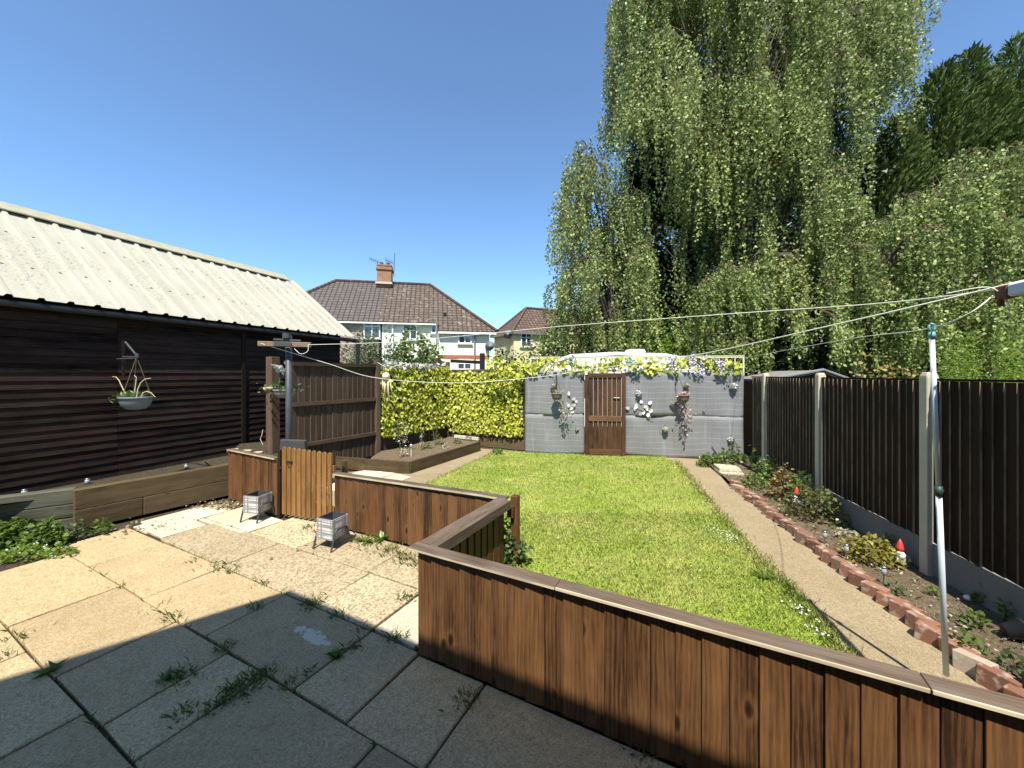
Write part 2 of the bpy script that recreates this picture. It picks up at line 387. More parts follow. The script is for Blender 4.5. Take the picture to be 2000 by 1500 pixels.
SAND = aggregate('pale_sandstone', (.52, .46, .32), (.7, .63, .46), 60, .1)
def soilmat(name, c1, c2):
    t = NT(name); p = t.pos(); a = t.noise(p, 22, 6, .7); b = t.noise(p, 3, 4)
    c = t.mix(t.ramp(a, [(.3, 0), (.7, 1)]), c1, c2); c = t.mix(t.math('MULTIPLY', b, .5), c, tuple(v * .6 for v in c1))
    st = t.ramp(t.noise(p, 60, 2), [(.68, 0), (.73, 1)]); c = t.mix(st, c, (.42, .36, .26))
    t.pbr(c, .95, t.bump(a, 1.0, .04), 0, .15); return t.m
SOIL = soilmat('dry_garden_soil', (.11, .08, .05), (.27, .205, .135))
DIRT = soilmat('dark_patio_dirt', (.045, .036, .024), (.12, .095, .06))
def lawnmat():
    t = NT('lawn_turf'); p = t.pos(); a = t.noise(p, 30, 5); b = t.noise(p, 1.3, 4); d = t.noise(p, 140, 3)
    c = t.mix(a, (.17, .23, .025), (.32, .39, .06)); c = t.mix(t.ramp(b, [(.45, 0), (.7, .6)]), c, (.48, .45, .14))
    t.pbr(t.mix(.4, c, t.mix(d, (.12, .18, .02), (.34, .42, .08))), .9, t.bump(a, .8, .03), 0, .1); return t.m
LAWN = lawnmat()
t_ = NT('rough_grass_ground'); p_ = t_.pos(); t_.pbr(t_.mix(t_.noise(p_, .4, 6), (.05, .075, .02), (.13, .14, .05)), .95)
def sheet(name, pts, z, m, kind='structure', label=None, cat=None, th=None):
    mb = MB(); mb.poly([(p[0], p[1], z) for p in pts])
    o = mb.build(name, m); return tag(o, label, cat, None, kind)
sheet('ground', [(-900, -900), (900, -900), (900, 900), (-900, 900)], -.06, MATS['rough_grass_ground'])
sheet('garden_soil', [(-8, -2), (6.2, -2), (6.2, 9.4), (4, 12), (-4, 12), (-8, 9)], -.025, DIRT)

# patio slabs: one sheet, slabs cut by real joints on a dirt bed
def slabs(name, lst, m):
    mb = MB()
    for (a0, a1, b0, b1) in lst:
        g = .007; z = random.uniform(-.004, .004)
        j = lambda: random.uniform(-.007, .007)
        q = [pg(a0 + g + j(), b0 + g + j()), pg(a1 - g + j(), b0 + g + j()), pg(a1 - g + j(), b1 - g + j()), pg(a0 + g + j(), b1 - g + j())]
        tz = [z + random.uniform(-.004, .004) for _ in q]
        mb.prism([(v.x, v.y) for v in q], -.05, 0, None, tz)
    o = mb.build(name, m); bev(o, .006); return tag(o, kind='structure')
def bev(o, w, seg=1):
    b = o.modifiers.new('bevel', 'BEVEL'); b.width = w; b.segments = seg; b.limit_method = 'ANGLE'; b.angle_limit = R(40)
def row(b0, b1, cuts): return [(cuts[i], cuts[i + 1], b0, b1) for i in range(len(cuts) - 1)]
S = []
S += row(1.52, 2.16, [-6.75, -5.76, -4.5, -3.43, -2.355, -1.87]) 
S += row(1.52, 2.135, [-1.86, -1.3, -.1, 1.0, 2.1, 3.2])
S += row(.86, 1.52, [-6.4, -4.95, -3.85, -3.09, -2.65, -1.62, -.5, .6, 1.7, 2.8])
S += row(.22, .86, [-6.3, -5.4, -4.4, -3.3, -2.2, -1.1, 0, 1.1, 2.2, 3.3])
S += row(-.7, .22, [-6.2, -5.0, -3.9, -2.8, -1.7, -.6, .5, 1.6, 2.7])
slabs('patio', S, AGG2)
S2 = row(2.16, 2.78, [-5.95, -4.55, -3.05, -2.37]) + row(2.78, 3.42, [-5.2, -4.25, -3.1, -1.93])
slabs('patio_aggregate', S2, AGG)
S3 = [(-6.75, -6.35, 2.18, 2.7), (-6.35, -5.97, 2.2, 2.68), (-6.28, -5.24, 2.7, 2.78), (-6.75, -6.3, 2.7, 3.15), (-6.3, -5.65, 2.79, 3.28), (-5.65, -5.22, 2.8, 3.25), (-6.9, -6.75, 2.3, 3.0), (-2.36, -1.92, 2.17, 2.76)]
slabs('patio_sandstone', S3, SAND)
# concrete threshold and path beyond the gate, path to the right of the lawn
sheet('garden_path', [(-3.4, 5.5), (-2.3, 5.05), (-1.2, 4.6), (-.1, 10.1), (-.9, 10.4), (-2.1, 7.9), (-3.1, 8.05), (-3.6, 7.6)], -.004, PATHC)
sheet('path', [(3.55, 9.3), (4.7, 9.05), (4.25, 8.0), (3.93, 7.02), (3.39, 4.24), (3.1, 2.74), (2.85, .9), (1.6, .95), (1.5, 1.5), (1.9, 2.5), (2.7, 5.5)], -.004, PATHC)
slabs2 = MB()
for q in ([(-3.3, 7.55), (-2.6, 7.2), (-2.35, 7.75), (-3.05, 8.0)], [(-2.58, 7.18), (-2.15, 6.98), (-1.95, 7.45), (-2.33, 7.72)], [(-3.3, 6.7), (-2.5, 6.4), (-2.3, 6.9), (-3.2, 7.4)]):
    slabs2.prism(q, -.05, .012)
tag(slabs2.build('path_slabs', SAND), kind='structure')

# flower bed soil (lumpy) and lawn
def lumpy(name, poly, z, m, amp, step=.09):
    bm = bmesh.new(); vs = [bm.verts.new((p[0], p[1], z)) for p in poly]; bm.faces.new(vs)
    xs = [p[0] for p in poly]; ys = [p[1] for p in poly]
    for axis, lo, hi in ((0, min(xs), max(xs)), (1, min(ys), max(ys))):
        k = lo + step
        while k < hi:
            pc = [0, 0, 0]; pc[axis] = k; nn = [0, 0, 0]; nn[axis] = 1
            bmesh.ops.bisect_plane(bm, geom=bm.verts[:] + bm.edges[:] + bm.faces[:], plane_co=pc, plane_no=nn); k += step
    from mathutils import noise as mn
    for v in bm.verts: v.co.z = z + amp * (mn.noise(v.co * 5) + .6 * mn.noise(v.co * 13) + .5 * mn.noise(v.co * 1.3))
    me = bpy.data.meshes.new(name); bm.to_mesh(me); bm.free(); me.materials.append(m)
    me.polygons.foreach_set('use_smooth', [True] * len(me.polygons))
    return link(name, me)
BR0, BR1 = Vector((2.72, .75, 0)), Vector((3.93, 7.02, 0))
tag(lumpy('flower_bed_soil', [(2.78, .75), (3.15, 2.74), (3.44, 4.24), (3.98, 7.02), (4.2, 8.0), (4.45, 9.1), (5.25, 9.0), tuple(fence_pt(8.5, -.05)[:2]), tuple(fence_pt(1.2, -.05)[:2])], .035, SOIL, .022), kind='structure')
LP = [(-2.25, 5.1), (-1.54, 7.02), (-.34, 10.1), (.3, 9.82), (3.6, 9.3), (3.72, 8.73), (3.3, 6.9), (2.97, 5.58), (2.67, 4.18), (2.53, 3.42), (2.36, 2.79), (2.08, 2.05), (1.7, 1.52), (-.6, 2.72), (.02, 3.9)]
tag(lumpy('lawn', LP, .012, LAWN, .012, .16), kind='structure')
def inside(P, poly):
    x, y = P[:, 0], P[:, 1]; r = np.zeros(len(P), bool); n = len(poly)
    for i in range(n):
        x0, y0 = poly[i]; x1, y1 = poly[(i + 1) % n]
        cnd = ((y0 > y) != (y1 > y)) & (x < (x1 - x0) * (y - y0) / (y1 - y0 + 1e-12) + x0); r ^= cnd
    return r
def blades(name, pos, hmin, hmax, wid, m, lean=.5, tone=None):
    n = len(pos); h = rng.uniform(hmin, hmax, n); th = rng.uniform(0, 2 * np.pi, n); ln = rng.uniform(.1, lean, n)
    d = np.stack([np.cos(th), np.sin(th), np.zeros(n)], 1); sd = np.stack([-np.sin(th), np.cos(th), np.zeros(n)], 1)
    W = np.broadcast_to(np.asarray(wid, float), (n,))[:, None]
    a = pos - sd * W / 2; b = pos + sd * W / 2
    mid = pos + d * (h * ln * .35)[:, None]; mid[:, 2] += h * .6
    c = mid + sd * W * .4; e = mid - sd * W * .4
    tip = pos + d * (h * ln)[:, None]; tip[:, 2] += h
    V = np.stack([a, b, c, tip, e], 1).reshape(-1, 3).astype(np.float32); k = 5
    me = bpy.data.meshes.new(name); me.vertices.add(n * k); me.vertices.foreach_set('co', V.ravel())
    me.loops.add(n * k); me.loops.foreach_set('vertex_index', np.arange(n * k, dtype=np.int32))
    me.polygons.add(n); me.polygons.foreach_set('loop_start', np.arange(0, n * k, k, dtype=np.int32)); me.update(calc_edges=True)
    at_ = me.attributes.new('tone', 'FLOAT', 'FACE'); at_.data.foreach_set('value', (rng.random(n) if tone is None else tone).astype(np.float32))
    me.materials.append(m); return link(name, me)
def grassmat():
    t = NT('grass_blades'); p = t.pos(); b = t.noise(p, 1.1, 5, .6); f = t.noise(p, 6, 3); tone = t.tone()
    c = t.mix(tone, (.23, .31, .045), (.43, .5, .11))
    c = t.mix(t.ramp(b, [(.4, 0), (.62, .8)]), c, (.6, .56, .22))
    c = t.mix(t.math('MULTIPLY', t.ramp(f, [(.5, 0), (.75, 1)]), .35), c, (.09, .15, .02))
    pr = t.pbr(c, .5, None, 0, .35); tr = t.n('BsdfTranslucent'); t.set(tr.inputs[0], t.mix(.5, c, (.4, .5, .05)))
    ms = t.n('MixShader'); ms.inputs[0].default_value = .3
    t.t.links.new(pr.outputs[0], ms.inputs[1]); t.t.links.new(tr.outputs[0], ms.inputs[2]); t.t.links.new(ms.outputs[0], t.out.inputs[0]); return t.m
GRASS = grassmat()
Q = np.concatenate([rng.uniform([-2.4, 1.1], [3.8, 10.2], (190000, 2)), rng.uniform([-1, 1.1], [3.0, 5.5], (80000, 2))])
Q = Q[inside(Q, LP)]; Q3 = np.c_[Q, np.full(len(Q), .008)]
tag(blades('lawn_grass', Q3, .012, .04, .003 + .0006 * Q[:, 1], GRASS, .9), 'short sunlit lawn grass', 'grass', kind='stuff')
# longer fringe along the right lawn edge
edge = [(3.72, 8.73), (3.3, 6.9), (2.97, 5.58), (2.67, 4.18), (2.53, 3.42), (2.36, 2.79), (2.08, 2.05), (1.8, 1.6)]
pts = []
for a, b in zip(edge, edge[1:]):
    k = rng.random((900, 1)); pts.append(np.array(a) * (1 - k) + np.array(b) * k + rng.normal(0, .05, (900, 2)))
le = [(-2.25, 5.1), (-1.54, 7.02), (-.34, 10.1)]
for a, b in zip(le, le[1:]):
    k = rng.random((700, 1)); pts.append(np.array(a) * (1 - k) + np.array(b) * k + rng.normal(0, .035, (700, 2)))
k = rng.random((1500, 1)); pts.append(np.array((.3, 9.8)) * (1 - k) + np.array((3.7, 9.28)) * k + rng.normal(0, .04, (1500, 2)))
pts = np.concatenate(pts)
tag(blades('lawn_edge_grass', np.c_[pts, np.full(len(pts), .0)], .015, .065, .005, GRASS, .9), 'ragged longer grass along the lawn edges', 'grass', kind='stuff')
# daisies
dz = []
for (x, y, n, s) in ((1400, 1045, 26, .14), (1430, 1060, 24, .12), (1385, 985, 18, .2), (1370, 960, 14, .2), (1560, 1203, 14, .07), (1590, 1222, 10, .07), (1600, 1250, 14, .06), (1355, 1130, 5, .1), (1240, 1030, 5, .3), (1120, 1070, 3, .3)):
    c = at(x, y); dz += [(c.x + random.gauss(0, s * .5), c.y + random.gauss(0, s * .9), .06) for _ in range(n)]
dz = np.array(dz); dz = dz[inside(dz[:, :2], LP)]
ax = rng.normal(size=(len(dz) * 5, 3)); ax[:, 2] *= .25
leaf_o = leaf_mesh('daisy_flowers', np.repeat(dz, 5, 0), ax, np.tile([0, 0, 1.0], (len(dz) * 5, 1)), .0095, WHITEP, shape='oval')
tag(leaf_o, 'white daisies dotted through the lawn edge', 'daisies', kind='stuff')
# weeds in the joints
wd = []
for (x, y, n, s) in ((515, 1140, 40, .05), (610, 1180, 110, .06), (660, 1200, 60, .045), (775, 1245, 70, .05), (437, 1265, 60, .04), (345, 1325, 90, .06), (475, 1342, 120, .06), (440, 1365, 110, .05), (510, 1318, 90, .04),
                     (400, 1390, 40, .04), (355, 1395, 50, .04), (600, 1312, 20, .03), (560, 1338, 30, .025), (690, 1265, 50, .04), (30, 1245, 30, .05), (915, 1366, 80, .045), (793, 1168, 70, .05), (430, 1105, 60, .07),
                     (450, 1117, 40, .05), (340, 1208, 40, .04), (500, 1187, 40, .04), (600, 1030, 60, .06), (620, 1036, 60, .08), (720, 1062, 120, .09), (760, 1075, 170, .08), (790, 1090, 170, .07), (810, 1100, 130, .06), (700, 1052, 60, .08),
                     (1270, 1478, 25, .04), (1240, 1462, 25, .04), (8, 1281, 30, .04), (235, 1148, 15, .03), (385, 1095, 20, .05), (700, 1230, 30, .03), (300, 1190, 10, .05)):
    c = at(x, y); wd += [(c.x + random.gauss(0, s), c.y + random.gauss(0, s), -.01) for _ in range(n)]
for (b, a0, a1) in ((.86, -5, 0), (1.52, -6, -.8), (2.16, -6, -2)):     # thin moss lines
    for _ in range(70): v = pg(random.uniform(a0, a1), b + random.gauss(0, .006)); wd.append((v.x, v.y, -.02))
WG = leafmat('joint_grass', (.07, .11, .02), (.22, .28, .06), .3, .5)
tag(blades('joint_weeds', np.array(wd), .015, .06, .0045, WG, 1.3), 'grass and moss growing in the patio joints', 'weeds', kind='stuff')

# ------------------------------------------------------------------ plant helpers
def bush(name, loc, rx, ry, h, n, size, m, label, cat='plant', shape='oval', stems=6, z0=0.0, hollow=.45, group=None, up=.3, stemmat=None, part='foliage', ulo=0.0):
    """leaves spread through an uneven dome on a few stems"""
    loc = Vector(loc); o = thing(name, loc, label, cat, group)
    th = rng.uniform(0, 2 * np.pi, n); u = rng.uniform(ulo, 1, n); rr = np.sqrt(rng.uniform(hollow ** 2, 1, n))
    wob = 1 + .22 * np.sin(3 * th + rng.random() * 6) + .14 * np.sin(5 * th + rng.random() * 6)
    zc = np.clip(u, 0, 1); pr = np.sqrt(np.clip(1 - zc ** (5 if ulo > 0 else 2), 0, 1)) * rr * wob
    top = 1 + .2 * np.sin(4 * th + rng.random() * 6)
    P = np.c_[loc.x + rx * pr * np.cos(th), loc.y + ry * pr * np.sin(th), loc.z + z0 + h * zc * rr ** .3 * top]
    outw = np.c_[np.cos(th), np.sin(th), np.full(n, up)]
    ax = outw + rng.normal(0, .6, (n, 3)); nr = rdir(n, .9, .6)
    ob = leaf_mesh(part, P, ax, nr, size * rng.uniform(.6, 1.25, n), m, o, shape)
    mb = MB()
    for i in range(stems):
        a = random.uniform(0, 6.28); k = random.uniform(.2, .8)
        e = loc + Vector((rx * k * math.cos(a), ry * k * math.sin(a), z0 + h * random.uniform(.6, .95)))
        mid = loc.lerp(e, .5) + Vector((random.gauss(0, .04 * rx), random.gauss(0, .04 * ry), .05 * h))
        rad = max(.003, .012 * h ** .8)
        mb.tube([loc + Vector((random.gauss(0, .03 * rx), random.gauss(0, .03 * ry), 0)), mid, e], [rad, rad * .7, rad * .35], 5)
    if stems: mb.build('stems', stemmat or STEM, o, True)
    return o
def rosette(name, loc, r, n, label, m=L_WEED, cat='weed', h=.08, shape='long'):
    loc = Vector(loc); o = thing(name, loc, label, cat)
    th = rng.uniform(0, 2 * np.pi, n); ax = np.c_[np.cos(th), np.sin(th), rng.uniform(.1, 1.0, n) * h / r * 2.2]
    leaf_mesh('leaves', np.tile(np.array(loc), (n, 1)) + rng.normal(0, .01, (n, 3)) * [1, 1, 0] + [0, 0, .004], ax, np.tile([0, 0, 1.0], (n, 1)), r * rng.uniform(.6, 1.1, n), m, o, shape, bend=.3)
    mb = MB(); mb.tube([loc + Vector((0, 0, -.02)), loc + Vector((0, 0, .015))], .008, 6); mb.build('root_crown', STEMG, o)
    return o

# ------------------------------------------------------------------ fences in board work
def board_run(mb, p0, p1, z0, z1, pitch, n, t_thin=.006, t_thick=.016, over=.012, jit=.004, gap=0, edge=None):
    """feather-edge boards from p0 to p1 standing on the side of normal n; thick edge first"""
    p0, p1 = Vector(p0), Vector(p1); L = (p1 - p0).length; d = (p1 - p0).normalized(); k = max(1, round(L / pitch)); pit = L / k
    for i in range(k):
        a = i * pit; b = min(L, a + pit + over - gap); z_off = random.uniform(-jit, jit)
        base = Vector(n) * (.003 if i % 2 else 0.0)
        q = [p0 + d * a + base, p0 + d * b + base, p0 + d * b + Vector(n) * t_thin + base, p0 + d * a + Vector(n) * (t_thick + random.uniform(-.002, .004)) + base]
        mb.prism([(v.x, v.y) for v in q], z0 + (random.uniform(0, .012)), z1 + z_off, edge=edge)
def nrm2(d): return Vector((d.y, -d.x, 0)).normalized()     # right-hand normal

# low brown fence: gate side run, return, near run
PG, C2, C1 = Vector((-2.33, 5.08, 0)), Vector((-.08, 3.95, 0)), Vector((-.679, 2.726, 0)) + EB * .04
PE = C1 + EA * 4.6
def low_fence():
    o = thing('low_fence', C1, 'low brown stained board fence stepping round the lawn with a weathered flat cap', 'fence')
    HT, HC, HG = .755, .73, .69
    m = MB(); d = EA; board_run(m, PG, C2, .0, HG - .022, .115, -EB, .008, .018); b = m.build('boards', W_LOW, o); bev(b, .0015)
    m = MB(); d = EB; board_run(m, C1 + EB * .03, C2 - EB * .02, .0, HC - .03, .115, EA, .008, .018); m.build('boards', W_LOW, o)
    m = MB(); board_run(m, C1, PE, .0, HT - .025, .121, -EB, .007, .02, .008, gap=0); b = m.build('boards', W_LOW, o); bev(b, .002)
    m = MB()   # capping
    z = HT
    m.beam(PG + Vector((0, 0, HG)), C2 + Vector((0, 0, HC)) - EA * .28 , .095, .022, pale=True); m.beam(C2 - EA * .277 + Vector((0, 0, HC)), C2 + EA * .03 + Vector((0, 0, HC)), .095, .022, pale=True)
    m.build('cap_rail', W_CAP, o)
    m = MB(); m.beam(C1 + EB * .055 + UP * (z + .001), C2 - EB * .05 + UP * (HC + .001), .1, .024, pale=True); b = m.build('cap_rail', W_CAP, o)
    m = MB(); k0 = -.07
    for k1 in (1.05, 2.62, 4.6):
        m.beam(C1 + EA * (k0 + .003) - EB * .005 + UP * (z + .003), C1 + EA * k1 - EB * .005 + UP * (z + .003), .105, .02, pale=True); k0 = k1
    b = m.build('cap_rail', W_CAP, o); bev(b, .003)
    m = MB()   # back rails on the lawn side
    m.beam(PG + EB * .03 + UP * (HG - .05), C2 + EB * .03 + UP * (HC - .06), .04, .07); m.beam(PG + EB * .03 + UP * .2, C2 + EB * .03 + UP * .2, .04, .07)
    m.beam(C1 + EA * .06 + EB * .06 + UP * (z - .05), C2 + EA * .06 - EB * .02 + UP * (HC - .05), .05, .085)
    m.beam(C1 + EB * .03 + EA * .05 + UP * (z - .06), PE + EB * .03 + UP * (z - .06), .04, .07)
    m.build('rail', W_CAP, o)
    c = Vector((.035, 4.03, 0)); m = MB(); m.box(c + UP * .36, EA, EB, UP, .075, .075, .74, 2); b = m.build('post', W_LOW, o); bev(b, .004)
    m = MB(); m.box(c + UP * .58 - EB * .06 - EA * .02, EA, EB, UP, .07, .045, .12, 0); m.build('rail_block', W_LOW, o)
    for k in (1.6, 3.3):
        m = MB(); m.box(C1 + EA * k + EB * .09 + UP * .32, EA, EB, UP, .075, .075, .62, 2); m.build('post', W_LOW, o)
low_fence()
def left_low_fence():
    a0, a1 = Vector((-4.55, 6.2, 0)), Vector((-3.31, 5.43, 0)); d = (a1 - a0).normalized(); n = nrm2(d)
    o = thing('low_fence', a0, 'short low brown board fence between the dark shed and the picket gate', 'fence')
    m = MB(); board_run(m, a0, a1, 0, .775, .115, n, .008, .018); b = m.build('boards', W_LOW, o)
    m = MB(); m.beam(a0 + UP * .79, a1 + UP * .81, .09, .02, pale=True); m.build('cap_rail', W_CAP, o)
    m = MB(); m.beam(a0 - n * .03 + UP * .7, a1 - n * .03 + UP * .7, .04, .07); m.build('rail', W_CAP, o)
left_low_fence()
def picket_gate():
    g0, g1 = Vector((-3.215, 5.40, 0)), Vector((-2.36, 5.085, 0)); d = (g1 - g0).normalized(); n = nrm2(d); L = (g1 - g0).length
    o = thing('picket_gate', g0, 'honey coloured picket gate with round topped pickets standing shut', 'gate')
    m = MB(); k = 10; p = L / k; wd_ = p * .8
    for i in range(k):
        h = .99 - .03 * i / k; ol = [(0, .045), (wd_, .045)] + [(wd_ / 2 + wd_ / 2 * math.cos(t), h - wd_ / 2 + wd_ / 2 * math.sin(t)) for t in [j * math.pi / 7 for j in range(8)]]
        m.extrude(ol, g0 + d * (i * p), d, UP, n, .02)
    b = m.build('pickets', W_GATE, o); bev(b, .003)
    for z in (.2, .75):
        m = MB(); m.beam(g0 - n * .022 + UP * z, g1 - n * .022 + UP * z, .04, .075); m.build('rail', W_GATE, o)
    m = MB(); m.tube([g0 + n * .03 + UP * .8 + d * .1, g0 + n * .05 + UP * .76 + d * .13, g0 + n * .05 + UP * .76 + d * .18, g0 + n * .03 + UP * .8 + d * .21], .006, 6); m.box(g0 + n * .024 + d * .155 + UP * .785, d, n, UP, .11, .006, .02); m.build('latch', BLACK, o)
    m = MB(); m.box(g0 - d * .045 + UP * .46, d, n, UP, .05, .06, .95, 2); m.build('gate_post', W_DARK, o)
    m = MB(); m.tube([g0 - d * .03 + n * .035 + UP * .67, g0 - d * .0 + n * .04 + UP * .7], .012, 6); m.build('hinge', BLACK, o)
picket_gate()

# right-hand fence
def right_fence():
    o = thing('panel_fence', fence_pt(4.6), 'tall dark brown panel fence with concrete posts and gravel boards beside the flower bed', 'fence')
    posts = [2.71, 4.587, 6.47, 8.34]; ends = [.85, 2.71, 4.587, 6.47, 8.34, 9.05]
    for i in range(5):
        a, b = ends[i] + .06, ends[i + 1] - .06
        m = MB(); board_run(m, fence_pt(a), fence_pt(b), .36, 1.935, .098, UN, .004, .022, .02, .003, edge=2.0)
        m.beam(fence_pt(a, -.008, 1.947), fence_pt(b, -.008, 1.947), .05, .02)
        pl = m.build('fence_panel', W_DARK, o)
        m = MB(); m.beam(fence_pt(a, -.01, .2), fence_pt(b, -.01, .2), .05, .31); b_ = m.build('gravel_board', GRAVEL, o); bev(b_, .004)
    for u in posts:
        m = MB(); m.box(fence_pt(u, -.0, .99), UA, UN, UP, .1, .1, 1.98, 2); m.box(fence_pt(u, -.0, 2.0), UA, UN, UP, .1, .1, .04, 2, taper=.7)
        b_ = m.build('concrete_post', CONC, o); bev(b_, .006)
right_fence()

# left boundary fence panel, hedge screens on the fences
FA, FB, FK = Vector((-4.22, 7.35, 0)), Vector((-3.22, 9.03, 0)), Vector((-1.86, 11.25, 0)); FR = Vector((.34, 10.12, 0))
def left_fence():
    d = (FB - FA).normalized(); n = nrm2(d)
    o = thing('wooden_fence', FA, 'brown fence panel with three rails behind the picket gate', 'fence')
    m = MB(); board_run(m, FA, FB, .1, 2.2, .125, n, .006, .02, .02, edge=2.0); m.build('boards', W_PANEL, o)
    for z in (.62, 1.42, 2.2):
        m = MB(); m.beam(FA + n * .045 + UP * z, FB + n * .045 + UP * z, .05, .075); m.build('rail', W_PANEL, o)
    for p, h in ((FB + d * .04, 2.33),):
        m = MB(); m.box(p + n * .03 + UP * h / 2, d, n, UP, .11, .11, h, 2); m.build('post', W_POST, o)
    d2 = (FK - FB).normalized(); n2 = nrm2(d2); m = MB(); board_run(m, FB + d * .1, FK, .1, 2.2, .125, n2, .006, .016, .02); m.build('boards', W_PANEL, o)
    m = MB(); m.beam(FB + d * .12 + UP * 2.22, FK + UP * 2.22, .06, .06); m.build('cap_rail', W_CAP, o)
left_fence()
def rear_fence():
    d = (FR - FK).normalized(); n = nrm2(d)
    o = thing('wooden_fence', FK, 'brown rear fence behind the yellow ivy screen with its gravel board', 'fence')
    m = MB(); board_run(m, FK, FR, .26, 2.1, .125, n, .006, .016, .02); m.build('boards', W_PANEL, o)
    m = MB(); m.beam(FK + UP * .13 + n * .01, FR + UP * .13 + n * .01, .05, .26); m.build('gravel_board', W_SLEEPER, o)
    m = MB(); m.beam(FK + UP * 2.12, FR + UP * 2.12, .05, .04); m.build('cap_rail', W_CAP, o)
    for p, h in ((FK + d * .02, 2.36),):
        m = MB(); m.box(p + n * .06 + UP * h / 2, d, n, UP, .09, .09, h, 2); m.build('post', W_POST, o)
    for (x, y0, dd) in ((855, 699, 11.6), (942, 690, 12.2)):
        m = MB(); t = atd(x, y0, dd); m.box((t.x, t.y, t.z / 2), d, n, UP, .12, .12, t.z, 2); m.build('post', W_POST if x < 900 else BLACK, o)
    a, b = atd(880, 705, 12.2), atd(942, 708, 12.2); m = MB(); m.beam(a, b, .05, .1); m.build('rail', W_DARK, o)
rear_fence()
def ivy_screen(p0, p1, z0, z1, n_leaf, label, bleached=False):
    d = (p1 - p0).normalized(); n = nrm2(d); L = (p1 - p0).length; c = p0 + n * .06
    o = thing('ivy_screen', p0, label, 'artificial hedge')
    m = MB()                                               # the net the leaves are tied to
    k = int(L / .12)
    for i in range(k + 1): m.beam(c + d * (L * i / k) + UP * z0, c + d * (L * i / k) + UP * z1, .006, .006, up=n)
    for j in range(int((z1 - z0) / .14) + 1): m.beam(c + UP * (z0 + .14 * j), c + d * L + UP * (z0 + .14 * j), .006, .006)
    m.build('net', DKGREEN, o)
    a = rng.random(n_leaf) * L; z = rng.uniform(z0, z1, n_leaf)
    low = z0 + .05 * np.sin(a * 9) + .04 * np.sin(a * 23); z = np.maximum(z, low)
    cl = np.sin(a * 7.3 + 1) * np.sin(z * 8.1) + rng.normal(0, .7, n_leaf); keep = cl > -1.05; a, z = a[keep], z[keep]; q = len(a)
    P = np.array(c)[None] + np.array(d)[None] * a[:, None] + np.array(n)[None] * rng.uniform(0, .09, q)[:, None]; P[:, 2] = z
    ax = np.c_[np.zeros(q), np.zeros(q), np.full(q, -1.0)] + rng.normal(0, .55, (q, 3)); nr = np.array(n)[None] + rng.normal(0, .5, (q, 3)) + [0, 0, .35]
    leaf_mesh('ivy_leaves', P, ax, nr, rng.uniform(.05, .088, q), L_IVY, o, 'heart')
    if bleached:
        q = 170; a = rng.random(q) * L * .8; P = np.array(c)[None] + np.array(d)[None] * a[:, None] + np.array(n)[None] * rng.uniform(.02, .1, q)[:, None]; P[:, 2] = z1 + rng.uniform(-.08, .06, q)
        leaf_mesh('bleached_leaves', P, rdir(q, -.5), np.array(n)[None] + rng.normal(0, .5, (q, 3)) + [0, 0, .6], rng.uniform(.05, .1, q), L_WHITE, o, 'heart')
dl = (FK - FB).normalized(); dr = (FR - FK).normalized()
ivy_screen(FB + dl * .12, FK - dl * .05, .5, 2.22, 3800, 'darker artificial ivy hedge screen on the side fence, bleached white along its top', True)
ivy_screen(FK + dr * .08, FR - dr * .02, .36, 2.09, 4200, 'bright yellow green artificial ivy hedge screen on the rear fence')

# ------------------------------------------------------------------ timber post, T post, hanging baskets
tp = atd(533, 697, 6.35)
o = thing('timber_post', (tp.x, tp.y, 0), 'tall brown square timber post in front of the dark shed', 'post')
m = MB(); m.box((tp.x, tp.y, tp.z / 2), Vector((.93, -.37, 0)), Vector((.37, .93, 0)), UP, .15, .14, tp.z, 2); b = m.build('post_shaft', W_POST, o); bev(b, .006)
m = MB(); q = Vector((tp.x, tp.y, 0)) + Vector((.0, -.1, 0))
for i in range(5): m.tube([q + Vector((-.11, .02, 1.75 + .008 * i)), q + Vector((.02, -.01, 1.76 + .008 * i)), q + Vector((.1, .02, 1.74 + .008 * i))], .004, 5)
m.build('tied_cord', CANE, o)
m = MB(); m.tube([q + Vector((-.1, 0, 1.1)), q + Vector((-.11, -.01, 1.02)), q + Vector((-.13, -.02, .95)), q + Vector((-.1, -.03, .9)), q + Vector((-.08, -.03, .86))], .004, 5); m.build('cord_end', CANE, o)

P0 = Vector((-3.46, 5.9, 0))
o = thing('clothes_post', P0, 'grey metal washing line post with a rusty crossbar on a concrete block', 'clothes post')
m = MB(); m.tube([P0 + Vector((0, .06, 0)), P0 + Vector((0, .06, 2.6))], .045, 14); m.build('pole', GREYMETAL, o, True)
m = MB(); m.box(P0 + Vector((.12, -.02, .5)), Vector((.97, -.2, 0)), Vector((.2, .97, 0)), UP, .44, .07, 1.0); b = m.build('concrete_block', BLOCKC, o); bev(b, .012)
xa = Vector((.985, .17, 0))
m = MB(); m.beam(P0 - xa * .36 + UP * 2.46 - Vector((0, .06, 0)), P0 + xa * .38 + UP * 2.45 - Vector((0, .06, 0)), .06, .075); b = m.build('crossbar', RUSTPALE, o); bev(b, .006)
m = MB(); m.beam(P0 - xa * .18 + UP * 2.535, P0 + xa * .2 + UP * 2.52, .03, .03); m.beam(P0 - xa * .12 + UP * 2.46 - Vector((0, .1, 0)), P0 + xa * .12 + UP * 2.455 - Vector((0, .1, 0)), .02, .06); m.tube([P0 + UP * 2.55, P0 + UP * 2.63], .055, 12); m.build('clamp', GREYMETAL, o)

